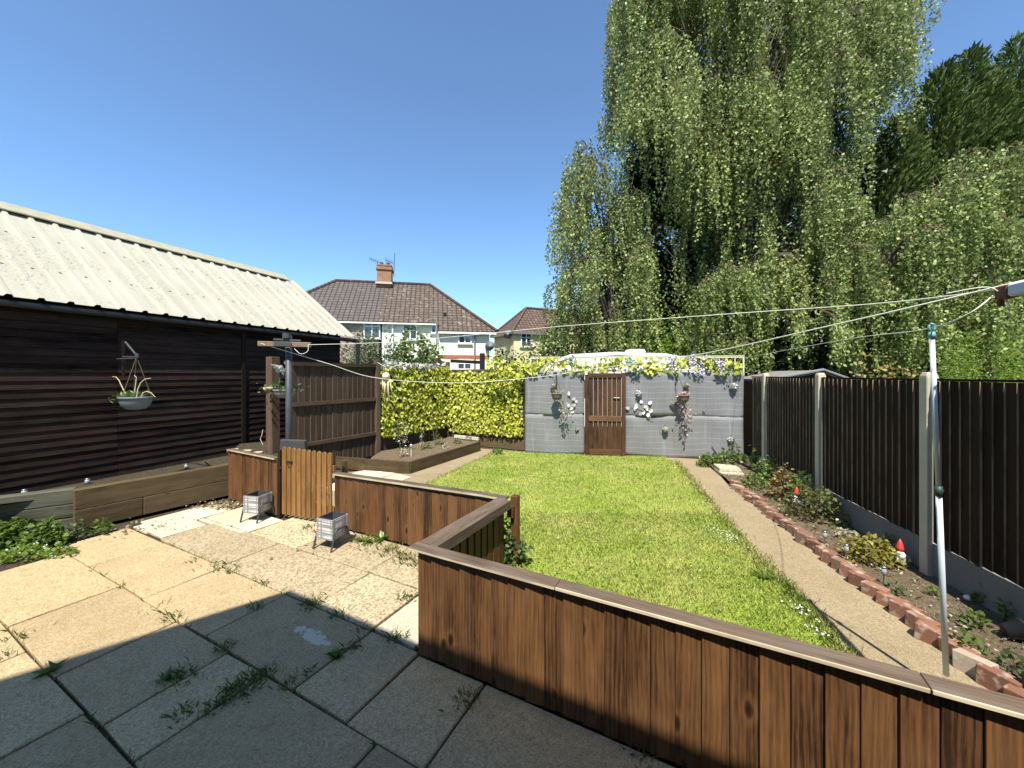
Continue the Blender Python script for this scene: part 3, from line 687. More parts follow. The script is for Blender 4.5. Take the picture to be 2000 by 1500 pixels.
def bowl(m, c, r, h, seg=20):
    prof = [(r * .25, -h), (r * .6, -h * .93), (r * .85, -h * .65), (r * .97, -h * .3), (r, 0), (r * 1.05, 0), (r * 1.05, .02), (r * .93, .02), (r * .9, -h * .2)]
    m.lathe(prof, c, seg)
def hanging_basket(c, r, h, top, label, m_pot=POTBLUE):
    c = Vector(c); o = thing('hanging_basket', c - UP * h, label, 'hanging basket')
    m = MB(); bowl(m, c, r, h); m.build('bowl', m_pot, o, True)
    m = MB(); m.lathe([(.001, -.035), (r * .9, -.03), (r * .92, -.04)], c, 16); m.build('compost', DIRT, o)
    m = MB()
    for a in (.4, 2.5, 4.6): m.tube([c + Vector((r * math.cos(a), r * math.sin(a), .01)), Vector(top)], .004, 5)
    m.build('hanging_wires', STEM, o)
    return o
# basket on the shed wall
hb = atd(265, 778, 5.35); top = atd(267, 697, 5.35)
o = hanging_basket(hb, .175, .155, top, 'round blue grey hanging basket with straggly stalks against the dark shed')
m = MB()
for x0, pts in ((-.07, [(-.13, .12), (-.19, .25), (-.235, .3), (-.28, .3)]), (.02, [(.03, .12), (.045, .24), (.05, .29), (.02, .32)]), (.04, [(.07, .13), (.11, .22), (.17, .27), (.25, .28)]), (.1, [(.14, .08), (.19, .1), (.25, .08), (.31, .02)])):
    m.tube([hb + Vector((x0, -.03, 0))] + [hb + Vector((a, -.04, b)) for a, b in pts], [.006, .006, .005, .004, .003], 5)
m.build('stalks', CANE, o)
n = 160; P = np.array(hb)[None] + np.c_[rng.uniform(-.17, .04, n), rng.normal(0, .07, n), rng.uniform(-.01, .06, n)]
leaf_mesh('foliage', P, rdir(n, .5), rdir(n, .7), rng.uniform(.04, .1, n), L_WEED, o, 'long')
br = thing('basket_bracket', atd(245, 668, 5.5), 'thin metal bracket holding the basket on the dark shed wall', 'bracket')
m = MB(); wl = Vector((-.35, .1, 0)); a = atd(245, 668, 5.5); m.tube([a, top + UP * .02], .013, 6); m.tube([atd(240, 697, 5.55), top], .009, 6); m.tube([top + Vector((.0, 0, .05)), top + Vector((.01, 0, -.01))], .02, 8); m.tube([atd(228, 701, 5.6), top - UP * .02], .007, 6); m.build('bracket_rods', GREYMETAL, br)
m = MB(); m.beam(atd(241, 665, 5.62), atd(241, 735, 5.62), .03, .012, up=Vector((.93, -.37, 0))); m.build('wall_plate', W_DARK, br)
# basket behind the clothes post
hb2 = atd(556, 763, 6.15)
o = hanging_basket(hb2, .16, .12, atd(552, 715, 6.15), 'small grey hanging basket with pale flowers behind the clothes post', GREYP)
n = 220; P = np.array(hb2)[None] + np.c_[rng.normal(0, .13, n), rng.normal(0, .07, n), rng.uniform(-.03, .18, n) * rng.random(n)]
leaf_mesh('foliage', P, rdir(n, .4), rdir(n, .7), rng.uniform(.03, .07, n), L_GREY, o, 'oval')
n = 30; P = np.array(hb2)[None] + np.c_[rng.normal(-.05, .06, n), rng.normal(-.03, .04, n), rng.uniform(.3, .42, n)]
leaf_mesh('ribbon', P, rdir(n, -.6), rdir(n), rng.uniform(.05, .09, n), L_WHITE, o, 'oval')

# wind chime
wc = atd(754, 735, 8.55)
o = thing('wind_chime', wc, 'bamboo wind chime under a pale coconut shell hanging before the ivy', 'wind chime')
m = MB(); m.lathe([(.085, -.05), (.088, 0), (.07, .05), (.04, .08), (.001, .09)], wc, 14); m.build('coconut_shell', COCO, o, True)
for i, (dx, l, dd) in enumerate(((-.07, .3, 0), (-.035, .42, .02), (.0, .36, -.03), (.045, .5, .02), (.085, .34, .05))):
    m = MB(); m.tube([wc + Vector((dx, -.02 * (i % 2), -.06)), wc + Vector((dx + dd, -.02 * (i % 2), -.06 - l))], .014, 8); m.build('chime_tube', CANE, o, True)
m = MB(); bk = FB + Vector((.06, -.02, 2.28)); m.tube([wc + UP * .09, wc + UP * .2, bk], .005, 5); m.build('hanging_cord', ROPE, o)

# ------------------------------------------------------------------ shed on the left
def shed():
    d = Vector((.371, .928, 0)); d.normalize(); n = nrm2(d); O = Vector((-6.4, 4.81, 0)); k1 = 1.077
    def W(s, off=0.0, z=0.0): return O + Vector((.4 * s, s, 0)) + n * off + UP * z
    o = thing('shed', W(0), 'long dark weatherboarded shed with a pale corrugated sheet roof', 'shed')
    s0, s1, ze, zr, ridge_off = -3.2, 5.0, 2.99, 4.66, -2.11
    m = MB(); z = .12
    while z < ze - .02:                          # feather-edge cladding, thick edge down
        h = .135; zz = z
        for a, b in ((s0, 1.02), (1.024, s1)):
            jz = random.uniform(-.004, .004); ol = [(0, 0), (.026, 0), (.007, h), (0, h)]
            p = W(a, 0, zz + jz); L = (W(b) - W(a)).length
            m.extrude(ol, p, n, UP, d, L, None, 0)
            # grain runs along the board
            fs = len(m.f) - 6; tone = m.t[-1]
        z += .112
    for i in range(len(m.f)): pass
    b = m.build('cladding', W_SHED, o)
    me = b.data; uvl = me.uv_layers[0].data; off = np.array(ORG[o.name])
    co_ = np.empty(len(me.vertices) * 3, np.float32); me.vertices.foreach_get('co', co_); co_ = co_.reshape(-1, 3); li = np.empty(len(me.loops), np.int32); me.loops.foreach_get('vertex_index', li)
    tt = np.repeat(np.array(m.t), [len(f) for f in m.f])
    uvv = np.c_[co_[li] @ np.array(d) + tt * 30, co_[li][:, 2]]; uvl.foreach_set('uv', uvv.astype(np.float32).ravel())
    m = MB()                                     # far gable and back wall
    A, B_, Cc, Dd, E_ = W(s1, -.01), W(s1, 2 * ridge_off), W(s1, 2 * ridge_off, ze), W(s1, ridge_off, zr - .06), W(s1, -.01, ze)
    m.poly([A, E_, Dd, Cc, B_]); a2 = W(s0, 2 * ridge_off); m.poly([B_, Cc, W(s0, 2 * ridge_off, ze), a2]); m.poly([W(s0, -.01), W(s0, 2 * ridge_off), W(s0, 2 * ridge_off, ze), W(s0, ridge_off, zr - .06), W(s0, -.01, ze)])
    m.build('gable_wall', W_SHED, o)
    # corrugated roof sheets
    m = MB(); pr = [(0, 0), (.185, 0), (.205, .034), (.248, .034), (.27, 0)]
    Lr = (W(s1 + .1) - W(s0)).length; nr = int(Lr / .27)
    for side in (1, -1):
        e_off = .15 if side > 0 else 2 * ridge_off - .15
        er, rr_ = Vector((0, 0, ze - .02)), Vector((0, 0, zr))
        sl = (W(0, ridge_off, zr) - W(0, e_off, ze - .02)); up = d.cross(sl).normalized()
        if up.z < 0: up = -up
        bot, topv = W(0, e_off, ze - .02), W(0, ridge_off - side * -.06, zr - .04)
        base0 = d * ((s0) * k1)
        row0, row1 = [], []
        for i in range(nr + 1):
            for (a, hh) in pr[:-1]:
                row0.append(bot + base0 + d * (i * .27 + a) + up * hh); row1.append(topv + base0 + d * (i * .27 + a) + up * hh)
        b0 = len(m.v); m.v += row0 + row1; q = len(row0)
        for i in range(q - 1):
            tone = .5 + .5 * math.sin(i // 12 * 2.1); m.face([b0 + i, b0 + i + 1, b0 + q + i + 1, b0 + q + i], [(0, i * .06), (0, i * .06 + .06), (2.6, i * .06 + .06), (2.6, i * .06)], tone)
    t = NT('weathered_roof_sheet'); p = t.pos(); big = t.noise(p, 1.4, 5); st = t.noise(t.vmap(t.uv(), (.9, 14, 1)), 1.0, 5, .65); lich = t.ramp(t.noise(p, 26, 5, .7), [(.53, 0), (.64, 1)])
    c = t.mix(t.ramp(st, [(.4, 0), (.75, .55)]), (.43, .41, .33), (.25, .24, .185)); c = t.mix(t.math('MULTIPLY', lich, t.ramp(big, [(.42, .0), (.58, .95)])), c, (.13, .125, .1)); c = t.mix(t.math('MULTIPLY', big, .4), c, (.4, .37, .28))
    su = t.n('SeparateXYZ'); t.set(su.inputs[0], t.uv()); fv = t.math('FRACT', t.math('DIVIDE', su.outputs[1], .24)); fu = t.math('FRACT', t.math('ADD', su.outputs[0], .68))
    dv = t.math('MULTIPLY', t.math('SUBTRACT', fv, .125), .74); du = t.math('SUBTRACT', fu, .5); d2 = t.math('ADD', t.math('MULTIPLY', dv, dv), t.math('MULTIPLY', du, du)); c = t.mix(t.math('LESS_THAN', d2, .00032), c, (.03, .03, .03))
    sh = t.pbr(c, .75, t.bump(st, .15, .004), 0, .3)
    b = m.build('roof', t.m, o); so_ = b.modifiers.new('solid', 'SOLIDIFY'); so_.thickness = .006
    m = MB(); ol = [(.2, -.13), (.2, -.11), (0, .05), (-.2, -.11), (-.2, -.13), (0, .03)]
    m.extrude(ol, W(s0, ridge_off, zr + .05), n, UP, d, (W(s1 + .1) - W(s0)).length, .5, 0); m.build('ridge_cap', plain('mossy_ridge_cap', (.36, .33, .23), .95, 0, .35, 7, .6), b)
    m = MB(); L = (W(s1 + .35) - W(s0)).length; m.tube([W(s0, .1, ze - .1), W(s1 + .45, .1, ze - .1)], .05, 10); m.build('gutter', BLACK, o)
    q = W(s1 + .42, .16); m = MB(); m.tube([q + UP * (ze - .1), q + UP * .2], .05, 10); m.build('downpipe', BLACK, o)
    m = MB(); m.beam(W(s0, .02, ze - .06), W(s1, .02, ze - .06), .03, .14); m.build('fascia', W_DARK, o)
    m = MB(); m.beam(W(2.75, .03, .1), W(2.75, .03, ze - .15), .07, .03, up=n); m.build('corner_post', W_DARK, o)
    return W
SW = shed()

# sleeper bed along the shed
A0, A1 = at(145, 1040), at(462, 967); dd = (A1 - A0).normalized(); nn = nrm2(dd)
o = thing('sleeper_bed', A0, 'raised bed edge of brown timber sleepers along the foot of the dark shed', 'raised bed')
for z, h, k in ((.145, .25, 0), (.40, .26, .004)):
    if z < .2:
        for q0, q1 in ((A0, A0.lerp(A1, .36)), (A0.lerp(A1, .363), A1)):
            m = MB(); m.beam(q0 - nn * (.06 + k) + UP * z, q1 - nn * (.06 + k) + UP * z, .12, h); b = m.build('sleeper', W_SLEEPER, o); bev(b, .008)
    else:
        m = MB(); m.beam(A0 - nn * (.06 + k) + UP * z, A1 - nn * (.06 + k) + UP * z, .12, h); b = m.build('sleeper', W_SLEEPER, o); bev(b, .01)
m = MB(); B0, B1 = Vector((-6.9, 3.95, 0)), A0 + Vector((-.05, .05, 0)); d3 = (B1 - B0).normalized(); n3 = nrm2(d3)
for z, h in ((.09, .17), (.265, .17), (.445, .19)):
    m = MB(); m.beam(B0 - n3 * .07 + UP * z, B1 - n3 * .07 + UP * z, .14, h); b = m.build('old_sleeper', W_OLD, o); b['label'] = 'old grey mossy sleeper'; bev(b, .012)
m = MB(); m.poly([(*(B0 - n3 * .1)[:2], .46), (*(B1 - n3 * .1)[:2], .46), (*(A0 - nn * .1)[:2], .46), (*(A1 - nn * .1)[:2], .46), (*SW(3.2)[:2], .46), (*SW(-2)[:2], .46)]); m.build('bed_soil', DIRT, o); BED = o
for (x, y, lab) in ((48, 962, 'small clear glass lantern on the old grey sleeper, nearest the frame edge'), (171, 940, 'small clear glass lantern standing on the brown sleeper near the old grey one'), (364, 911, 'small clear glass lantern on the brown sleeper towards the low fence')):
    p = at(x, y, .5); p.z = .46 if x > 100 else .46
    q = thing('glass_lantern', p, lab, 'lantern'); m = MB(); m.lathe([(.025, 0), (.03, .04), (.025, .07)], p, 12); m.build('jar', CLEAR, q, True); m = MB(); m.lathe([(.027, .07), (.027, .08), (.01, .085)], p, 12); m.build('lid', STEEL, q, True)
# cut log slices on the higher soil behind the short fence
m = MB(); m.prism([(-4.62, 6.28), (-3.5, 5.6), (-3.75, 6.6), (-4.75, 7.4), (-5.1, 7.2)], .0, .7); m.build('soil_heap', DIRT, BED)
for (x, y, r, lab) in ((455, 881, .085, 'pale cut log slice lying by the dark shed, leftmost of three'), (478, 884, .105, 'largest pale cut log slice behind the short low fence'), (503, 887, .08, 'pale cut log slice nearest the tall timber post')):
    p = at(x, y, .72); p.z = .7
    q = thing('log_slice', p, lab, 'log'); m = MB(); m.tube([p, p + UP * .05], r, 14); m.build('bark_side', BARK, q, True); m = MB(); m.tube([p + UP * .04, p + UP * .053], r * .92, 14); m.build('cut_face', LOGC, q)

# leaf litter
n = 420; P = []
for (x, y, c_, s) in ((440, 990, 200, .12), (420, 985, 120, .15), (270, 1030, 80, .2), (640, 1062, 20, .2)):
    b = at(x, y); P += [(b.x + random.gauss(0, s), b.y + random.gauss(0, s * .7), .004 + random.random() * .02) for _ in range(c_)]
P = np.array(P); tag(leaf_mesh('leaf_litter', P, rdir(len(P)) * [1, 1, .3], rdir(len(P), 1.2, .5), rng.uniform(.02, .05, len(P)), leafmat('dry_litter', (.16, .11, .05), (.5, .42, .26), .1, .8), shape='oval'), 'dry leaf litter swept against the sleepers', 'leaves', kind='stuff')

# ------------------------------------------------------------------ wicker planters
def wickermat():
    t = NT('grey_white_wicker'); uv = t.uv()
    ch = t.n('TexChecker', {'Scale': 1.0}); t.set(ch.inputs['Vector'], t.vmap(uv, (42, 42, 1)))
    h1 = t.noise(t.vmap(uv, (1.5, 55, 1)), 1.0, 2); v1 = t.noise(t.vmap(uv, (30, 1.2, 1)), 1.0, 2)
    k = t.math('MAXIMUM', t.ramp(h1, [(.46, 0), (.54, 1)]), t.ramp(v1, [(.47, 0), (.55, 1)]))
    c = t.mix(t.math('MULTIPLY', k, .8), (.68, .66, .61), (.12, .12, .125))
    c = t.mix(t.math('MULTIPLY', ch.outputs['Fac'], .22), c, (.25, .25, .26)); t.pbr(c, .7, t.bump(ch.outputs['Fac'], .9, .006), 0, .3); return t.m
WICK = wickermat()
def planter(base, rz, label, group):
    o = thing('planter', base, label, 'planter', group); M = Matrix.Rotation(rz, 3, 'Z'); X, Y = M @ Vector((1, 0, 0)), M @ Vector((0, 1, 0)); b = Vector(base)
    S_, zb, zt = .24, .11, .345; m = MB(); t = .012
    for (ax, ay) in ((X, Y), (Y, X)):
        for s in (-1, 1): m.box(b + ay * s * (S_ / 2 - t / 2) + UP * (zb + zt) / 2, ax, ay, UP, S_ if ax is X else S_ - 2 * t, t, zt - zb)
    q = m.build('wicker_box', WICK, o); bev(q, .004)
    m = MB(); m.box(b + UP * (zb + .02), X, Y, UP, S_ - .03, S_ - .03, .03)
    for (ax, ay) in ((X, Y), (Y, X)):
        for s in (-1, 1): m.box(b + ay * s * (S_ / 2 - t - .004) + UP * (zb + zt + .02) / 2, ax, ay, UP, S_ - .03, .006, zt - zb - .01)
    m.build('liner', plain('charcoal_liner', (.05, .055, .06), .6), o)
    for s in (-1, 1):
        m = MB(); y = X * s * (S_ / 2 + .012)
        m.tube([b + y - Y * .15, b + y - Y * .09 + UP * .2, b + y - Y * .07 + UP * .225, b + y + Y * .07 + UP * .225, b + y + Y * .09 + UP * .2, b + y + Y * .15], .011, 8); m.build('leg_frame', DARKP, o)
    m = MB(); m.beam(b - X * .13 - Y * .1 + UP * .113, b + X * .13 - Y * .1 + UP * .113, .014, .012); m.beam(b - X * .13 + Y * .1 + UP * .113, b + X * .13 + Y * .1 + UP * .113, .014, .012); m.build('cross_bar', DARKP, o)
    return o
pa = planter((-3.52, 5.33, 0), R(-12), 'empty grey wicker planter on dark legs in front of the short low fence', 'wicker planters on the patio')
pb = copy_thing(pa, (-2.1, 4.5, 0), 'empty grey wicker planter on dark legs beside the picket gate, nearer one', R(-9))

# ------------------------------------------------------------------ raised vegetable bed
RB = [Vector((-3.05, 7.98, 0)), Vector((-2.06, 7.74, 0)), Vector((-.84, 10.06, 0)), Vector((-1.2, 10.6, 0))]
o = thing('raised_bed', RB[1], 'raised bed of brown boards filled with soil before the ivy screens', 'raised bed')
for a, b in ((0, 1), (1, 2)):
    m = MB(); m.beam(RB[a] + UP * .12, RB[b] + UP * .12, .045, .25); q = m.build('side_board', W_SLEEPER, o); bev(q, .006)
m = MB(); m.beam(at(655, 915) + UP * .13, RB[0] + UP * .13, .045, .25); m.box(at(672, 930) + UP * .15, EA, EB, UP, .1, .1, .32, 2); q = m.build('side_board', W_SLEEPER, o); bev(q, .006)
m = MB(); m.beam(FK + Vector((.25, -.45, .26)), Vector((-.9, 10.35, .26)), .06, .08); m.build('edging_stone', STONE, o)
so_ = lumpy('bed_soil', [tuple(RB[0][:2]), tuple((RB[1] + Vector((-.02, .02, 0)))[:2]), tuple((RB[2] + Vector((-.03, 0, 0)))[:2]), (-1.0, 10.55), (FK.x + .08, FK.y - .15), (FB.x + .15, FB.y)], .19, SOIL, .02)
so_.parent = o; so_.matrix_parent_inverse = Matrix.Translation(-Vector(o.location))
def stalk_plant(loc, h, n, label, m=L_PALE, z=0.2, lean=(0, 0), cnt=60, size=.05, spread=.1):
    loc = Vector(loc); q = thing('garden_plant', loc, label, 'plant'); mb = MB(); Pp = []
    for i in range(n):
        e = loc + Vector((lean[0] + random.gauss(0, spread), lean[1] + random.gauss(0, spread), h * random.uniform(.65, 1)))
        md = loc.lerp(e, .5) + Vector((random.gauss(0, .03), random.gauss(0, .03), .02)); mb.tube([loc, md, e], [.006, .005, .003], 5)
        for _ in range(max(1, cnt // n)):
            k = random.uniform(.25, 1.0); p = loc.lerp(md, k * 2) if k < .5 else md.lerp(e, k * 2 - 1); Pp.append(p + Vector((random.gauss(0, .03), random.gauss(0, .03), random.gauss(0, .03))))
    mb.build('stems', STEMG, q); Pp = np.array([tuple(p) for p in Pp]); leaf_mesh('leaves', Pp, rdir(len(Pp), -.1), rdir(len(Pp), .6), size * rng.uniform(.6, 1.2, len(Pp)), m, q, 'oval')
    return q
Z = .19
stalk_plant(at(783, 878, Z), .75, 4, 'tall dry rose with pale curled leaves beside the fence post in the raised bed', L_PALE, cnt=150, spread=.13)
stalk_plant(at(850, 872, Z), .85, 2, 'thin twiggy climber reaching up the dark ivy screen', L_HEDGE, cnt=50)
stalk_plant(at(822, 880, Z), .6, 2, 'slender stem with few pale leaves in middle of the raised bed', L_PALE, cnt=36)
stalk_plant(at(921, 862, Z), .5, 2, 'thin twig at the far corner of the raised bed', L_HEDGE, cnt=22)
for (x, y, r, h, mm, lab) in ((835, 876, .12, .15, L_GREY, 'small pale green clump in the raised bed near the dry rose'), (856, 868, .13, .25, L_HEDGE, 'small bushy green clump in middle of the raised bed'), (870, 876, .09, .12, L_PALE, 'low pale clump at the front of the raised bed'), (893, 866, .1, .1, L_GREY, 'low grey green clump towards the far end of the raised bed'), (788, 892, .09, .22, L_PALE, 'withered pale plant behind the raised bed solar light')):
    bush('garden_plant', at(x, y, Z), r, r, h, 60, .05, mm, lab, stems=3)
bush('garden_plant', at(970, 888), .16, .12, .14, 90, .06, L_WEED, 'green weed where the side path meets the rear fence', 'weed', stems=3)
def solar_light(loc, h, label, white=False):
    loc = Vector(loc); q = thing('solar_light', loc, label, 'solar light')
    m = MB(); m.tube([loc - UP * .05, loc + UP * (h - .07)], .006, 6); m.build('stake', WHITEP if white else STEEL, q)
    m = MB(); m.lathe([(.014, h - .07), (.02, h - .06), (.02, h - .012)], loc, 12); m.build('lens', CLEAR, q, True)
    m = MB(); m.lathe([(.023, h - .012), (.024, h), (.004, h + .005)], loc, 12); m.build('cap', STEEL if not white else WHITEP, q, True)
solar_light(at(803, 900, .1), .36, 'white stake light standing at the front board of the raised bed', True)

# ------------------------------------------------------------------ grey reed screen with door
SA, SB = Vector((.325, 9.75, 0)), Vector((5.42, 8.99, 0)); SD = (SB - SA).normalized(); SN = nrm2(SD)
def sx(x, off=0.0, z=0.0):
    """point on the screen plane at photo column x"""
    r = (x - 1000) / F; s = (r * SA.y - SA.x) / (SD.x - r * SD.y); v = SA + SD * s + SN * off; v.z = z; return v
def sp(x, y, off=0.0):
    v = sx(x, off); v.z = H + (HY - y) * v.y / F; return v
def reedmat():
    t = NT('grey_reed_screening'); uv = t.uv(); sep = t.n('SeparateXYZ'); t.set(sep.inputs[0], uv)
    wob = t.noise(t.vmap(uv, (2.2, .6, 1)), 1.0, 3)
    fr = t.math('FRACT', t.math('ADD', t.math('MULTIPLY', sep.outputs[1], 7.4), t.math('MULTIPLY', wob, .9)))
    line = t.math('MULTIPLY', t.math('LESS_THAN', fr, .07), t.noise(t.vmap(uv, (5, 9, 1)), 1.0, 3))
    reed = t.n('TexWave', {'Scale': 1.0, 'Distortion': .6}, wave_type='BANDS', bands_direction='X'); t.set(reed.inputs['Vector'], t.vmap(uv, (22, .3, 1)))
    g = t.noise(t.vmap(uv, (60, 1.1, 1)), 1.0, 4); big = t.noise(uv, 1.6, 4)
    c = t.mix(g, (.14, .14, .14), (.27, .27, .27)); c = t.mix(t.math('MULTIPLY', t.ramp(big, [(.5, 0), (.8, .5)]), 1.0), c, (.32, .33, .33)); pv = t.ramp(t.noise(t.vmap(uv, (9, .9, 1)), 1.0, 4), [(.58, 0), (.72, .45)]); c = t.mix(pv, c, (.36, .37, .37))
    c = t.mix(t.math('MULTIPLY', reed.outputs['Fac'], .25), c, (.12, .125, .135)); c = t.mix(t.math('MULTIPLY', line, .85), c, (.42, .43, .43))
    t.pbr(c, .65, t.bump(reed.outputs['Fac'], .4, .006), 0, .35); return t.m
REED = reedmat()
def reed_panel(name, x0, x1, z0, z1, parent, off, scal=0.0, label=None):
    a, b = sx(x0, off), sx(x1, off); L = (b - a).length; nx = max(8, int(L / .07)); nz = 10; m = MB(); ph = random.random() * 6; ro = random.random() * 20
    for j in range(nz + 1):
        for i in range(nx + 1):
            f = i / nx; s = L * f; p = a + SD * s
            zz0 = z0 + .025 * math.sin(s * 2.1 + ph) + (scal * math.sin(s * 1.4 + ph) if scal else 0) + random.uniform(-.012, .012) * (j == 0)
            zz1 = z1 + .012 * math.sin(s * 3 + ph) + random.uniform(-.006, .006) * (j == nz)
            p = p + SN * (.02 * math.sin(s * 2.6 + ph) + .012 * math.sin(s * 6.5 + j * .4 + ph)); p.z = zz0 + (zz1 - zz0) * j / nz; m.v.append(p)
    for j in range(nz):
        for i in range(nx):
            k = j * (nx + 1) + i; ids = [k, k + 1, k + nx + 2, k + nx + 1]
            m.face(ids, [(L * (q % (nx + 1)) / nx + ro, m.v[q].z) for q in ids], .5)
    ob = m.build(name, REED, parent, True); s_ = ob.modifiers.new('solid', 'SOLIDIFY'); s_.thickness = .01
    return ob
scr = thing('screen_fence', SA, 'grey reed screening fence across the end of the lawn', 'screen')
for (x0, x1) in ((1026, 1141), (1221, 1452)):
    reed_panel('reed_panel', x0, x1, .02, 1.0, scr, .012, .03); reed_panel('reed_panel', x0, x1, .97, 2.06, scr, .0, 0)
m = MB()
for x in (1027, 1085, 1139, 1224, 1300, 1375, 1450): m.box(sx(x, -.05, 1.02), SD, SN, UP, .06, .05, 2.04, 2)
m.build('post', W_POST, scr)
m = MB(); m.beam(sx(1027, -.05, 1.97), sx(1139, -.05, 1.97), .04, .06); m.beam(sx(1224, -.05, 1.97), sx(1450, -.05, 1.97), .04, .06); m.build('rail', W_POST, scr)
dr_ = thing('garden_door', sx(1141, .06), 'dark brown boarded timber door in the grey screen', 'door')
D0, D1 = sx(1142, .07), sx(1221, .07); DD = (D1 - D0).normalized(); LW = (D1 - D0).length; HD = 2.03
m = MB(); k = 7
for i in range(k):
    a = .095 + (LW - .19) * i / k; b = .095 + (LW - .19) * (i + 1) / k - .006
    q = [D0 + DD * a, D0 + DD * b, D0 + DD * b + SN * .02, D0 + DD * a + SN * .02]; m.prism([(v.x, v.y) for v in q], .05, HD - .05)
m.build('boards', W_DOOR, dr_)
m = MB()
for a in (.0475, LW - .0475): m.box(D0 + DD * a + SN * .015 + UP * (HD / 2 + .02), DD, SN, UP, .09, .055, HD - .02, 2)
q = m.build('stile', W_DOOR, dr_); bev(q, .004)
for z, h, mm in ((HD - .06, .11, W_DOOR), (.92, .13, W_DOOR2), (.1, .15, W_DOOR)):
    m = MB(); m.box(D0 + DD * LW / 2 + SN * .03 + UP * z, DD, SN, UP, LW - .195, .035, h, 0); q = m.build('rail', mm, dr_); bev(q, .004)
m = MB(); c = sp(1203, 777, .11); m.box(c, DD, SN, UP, .16, .012, .03); m.tube([c + SN * .02 - DD * .06, c + SN * .02 + DD * .07], .009, 8); m.build('bolt', STEEL, dr_)
m = MB(); m.box(D0 + DD * .03 + SN * .02 + UP * (HD + .0), DD, SN, UP, .06, .09, .08); m.build('corner_bracket', WHITEP, dr_)
# trellis
tr = thing('trellis', sx(1036, 0, 2.04), 'pale square lattice trellis strip along the top of the grey screen', 'trellis')
zt = 2.42; m = MB(); a, b = sx(1036, -.03), sx(1452, -.03); L = (b - a).length; k = int(L / .17)
for i in range(k + 1): m.box(a + SD * (L * i / k) + UP * (2.02 + zt) / 2, SD, SN, UP, .022, .012, zt - 2.02, 2)
for j in range(3): m.box(a + SD * L / 2 + UP * (2.08 + .16 * j) + SN * .013, SD, SN, UP, L, .012, .022, 0)
m.build('lattice', W_CREAM, tr)
m = MB(); m.box(sx(1452, -.0, 2.2), SD, SN, UP, .03, .03, .46, 2); m.box((a + b) / 2 + UP * (zt + .012), SD, SN, UP, L, .03, .02, 0); m.build('edge_batten', W_CREAM, tr)
# garlands along the trellis
def garland(x0, x1, n, label, mm=L_IVY, ymin=698, ymax=727, size=(.065, .12), shape='heart'):
    q = thing('leaf_garland', sx((x0 + x1) / 2, .03, 2.2), label, 'garland'); xs = rng.uniform(x0, x1, n); m = MB()
    vine = [sp(x, 712 + 7 * math.sin(x * .045), .025) for x in np.linspace(x0, x1, 24)]; m.tube(vine, .006, 5); m.build('vine', STEMG, q)
    cl = np.sin(xs * .12) * 8; P = np.array([tuple(sp(x, float(np.clip(712 + 7 * math.sin(x * .045) + random.gauss(0, 9), ymin, ymax)), random.uniform(.02, .1))) for x in xs])
    leaf_mesh('leaves', P, np.c_[np.zeros(n), np.zeros(n), -np.ones(n)] + rng.normal(0, .6, (n, 3)), np.array(SN)[None] + rng.normal(0, .5, (n, 3)) + [0, 0, .3], rng.uniform(*size, n), mm, q, shape)
garland(1030, 1140, 120, 'yellow green ivy garland on the trellis over the left end of the grey screen')
garland(1140, 1250, 105, 'yellow green ivy garland on the trellis above the dark door')
garland(1250, 1345, 110, 'yellow green ivy garland on the trellis right of the dark door')
garland(1345, 1445, 75, 'thin yellow green ivy garland at the bare right end of the trellis')
garland(950, 1032, 110, 'loose yellow ivy sprays beyond the corner of the rear fence', L_IVY, 690, 735)
def cluster(x, y, w, h, n, mm, label, name='flower_bunch', cat='flowers', green=L_TEAL):
    q = thing(name, sp(x, y, .08), label, cat); P = np.array([tuple(sp(x + random.gauss(0, w * .4 * (1 - .5 * k)), y - h / 2 + h * k, random.uniform(.04, .13))) for k in rng.random(n)])
    leaf_mesh('petals', P, rdir(n, -.3), np.array(SN)[None] + rng.normal(0, .7, (n, 3)) + [0, 0, .4], rng.uniform(.035, .06, n), mm, q, 'oval')
    P = P[: n // 3]; leaf_mesh('leaves', P - np.array(SN) * .02 + [0, 0, .03], rdir(len(P), -.2), np.array(SN)[None] + rng.normal(0, .6, (len(P), 3)), rng.uniform(.04, .09, len(P)), green, q, 'oval')
for (x, y, w_, h_, lab) in ((1310, 712, 14, 32, 'lilac wisteria bunch on the trellis nearest the door'), (1348, 706, 12, 28, 'small lilac wisteria bunch high in the trellis garland'), (1365, 713, 20, 38, 'largest lilac wisteria bunch hanging from the trellis'), (1404, 718, 10, 28, 'narrow lilac wisteria bunch near the bare end of the trellis')):
    cluster(x, y, w_, h_, 90, LILAC, lab)
cluster(1115, 705, 12, 14, 40, BLUEF, 'pale blue flower bunch in the garland left of the door'); cluster(1229, 710, 12, 14, 40, BLUEF, 'pale blue flower bunch in the garland above the door corner')
cluster(1137, 723, 26, 18, 40, L_TEAL, 'blue green leaf spray at the top left corner of the door'); cluster(1240, 727, 30, 16, 50, L_TEAL, 'blue green leaf spray hanging at the top right corner of the door')
cluster(1192, 715, 16, 22, 30, L_HEDGE, 'dark green leaf spray hanging over the middle of the door'); cluster(1418, 727, 16, 22, 30, L_HEDGE, 'green spray trailing from the trellis beside the narrow wisteria')
def fball(x, y, r, label):
    c = sp(x, y, .06); q = thing('flower_ball', c, label, 'decoration'); m = MB(); m.ball(c, r * .8, 10); m.build('ball_core', GREYP, q, True)
    n = 70; d_ = rdir(n, .25); leaf_mesh('petals', np.array(c)[None] + d_ * r * .72, np.cross(d_, rdir(n)) + d_ * .5, d_, r * .55, L_PALE if r < .08 else L_WHITE, q, 'oval', bend=.3)
    m = MB(); m.tube([c + UP * r, c + UP * (r + .06) - SN * .05], .003, 4); m.build('string', STEM, q)
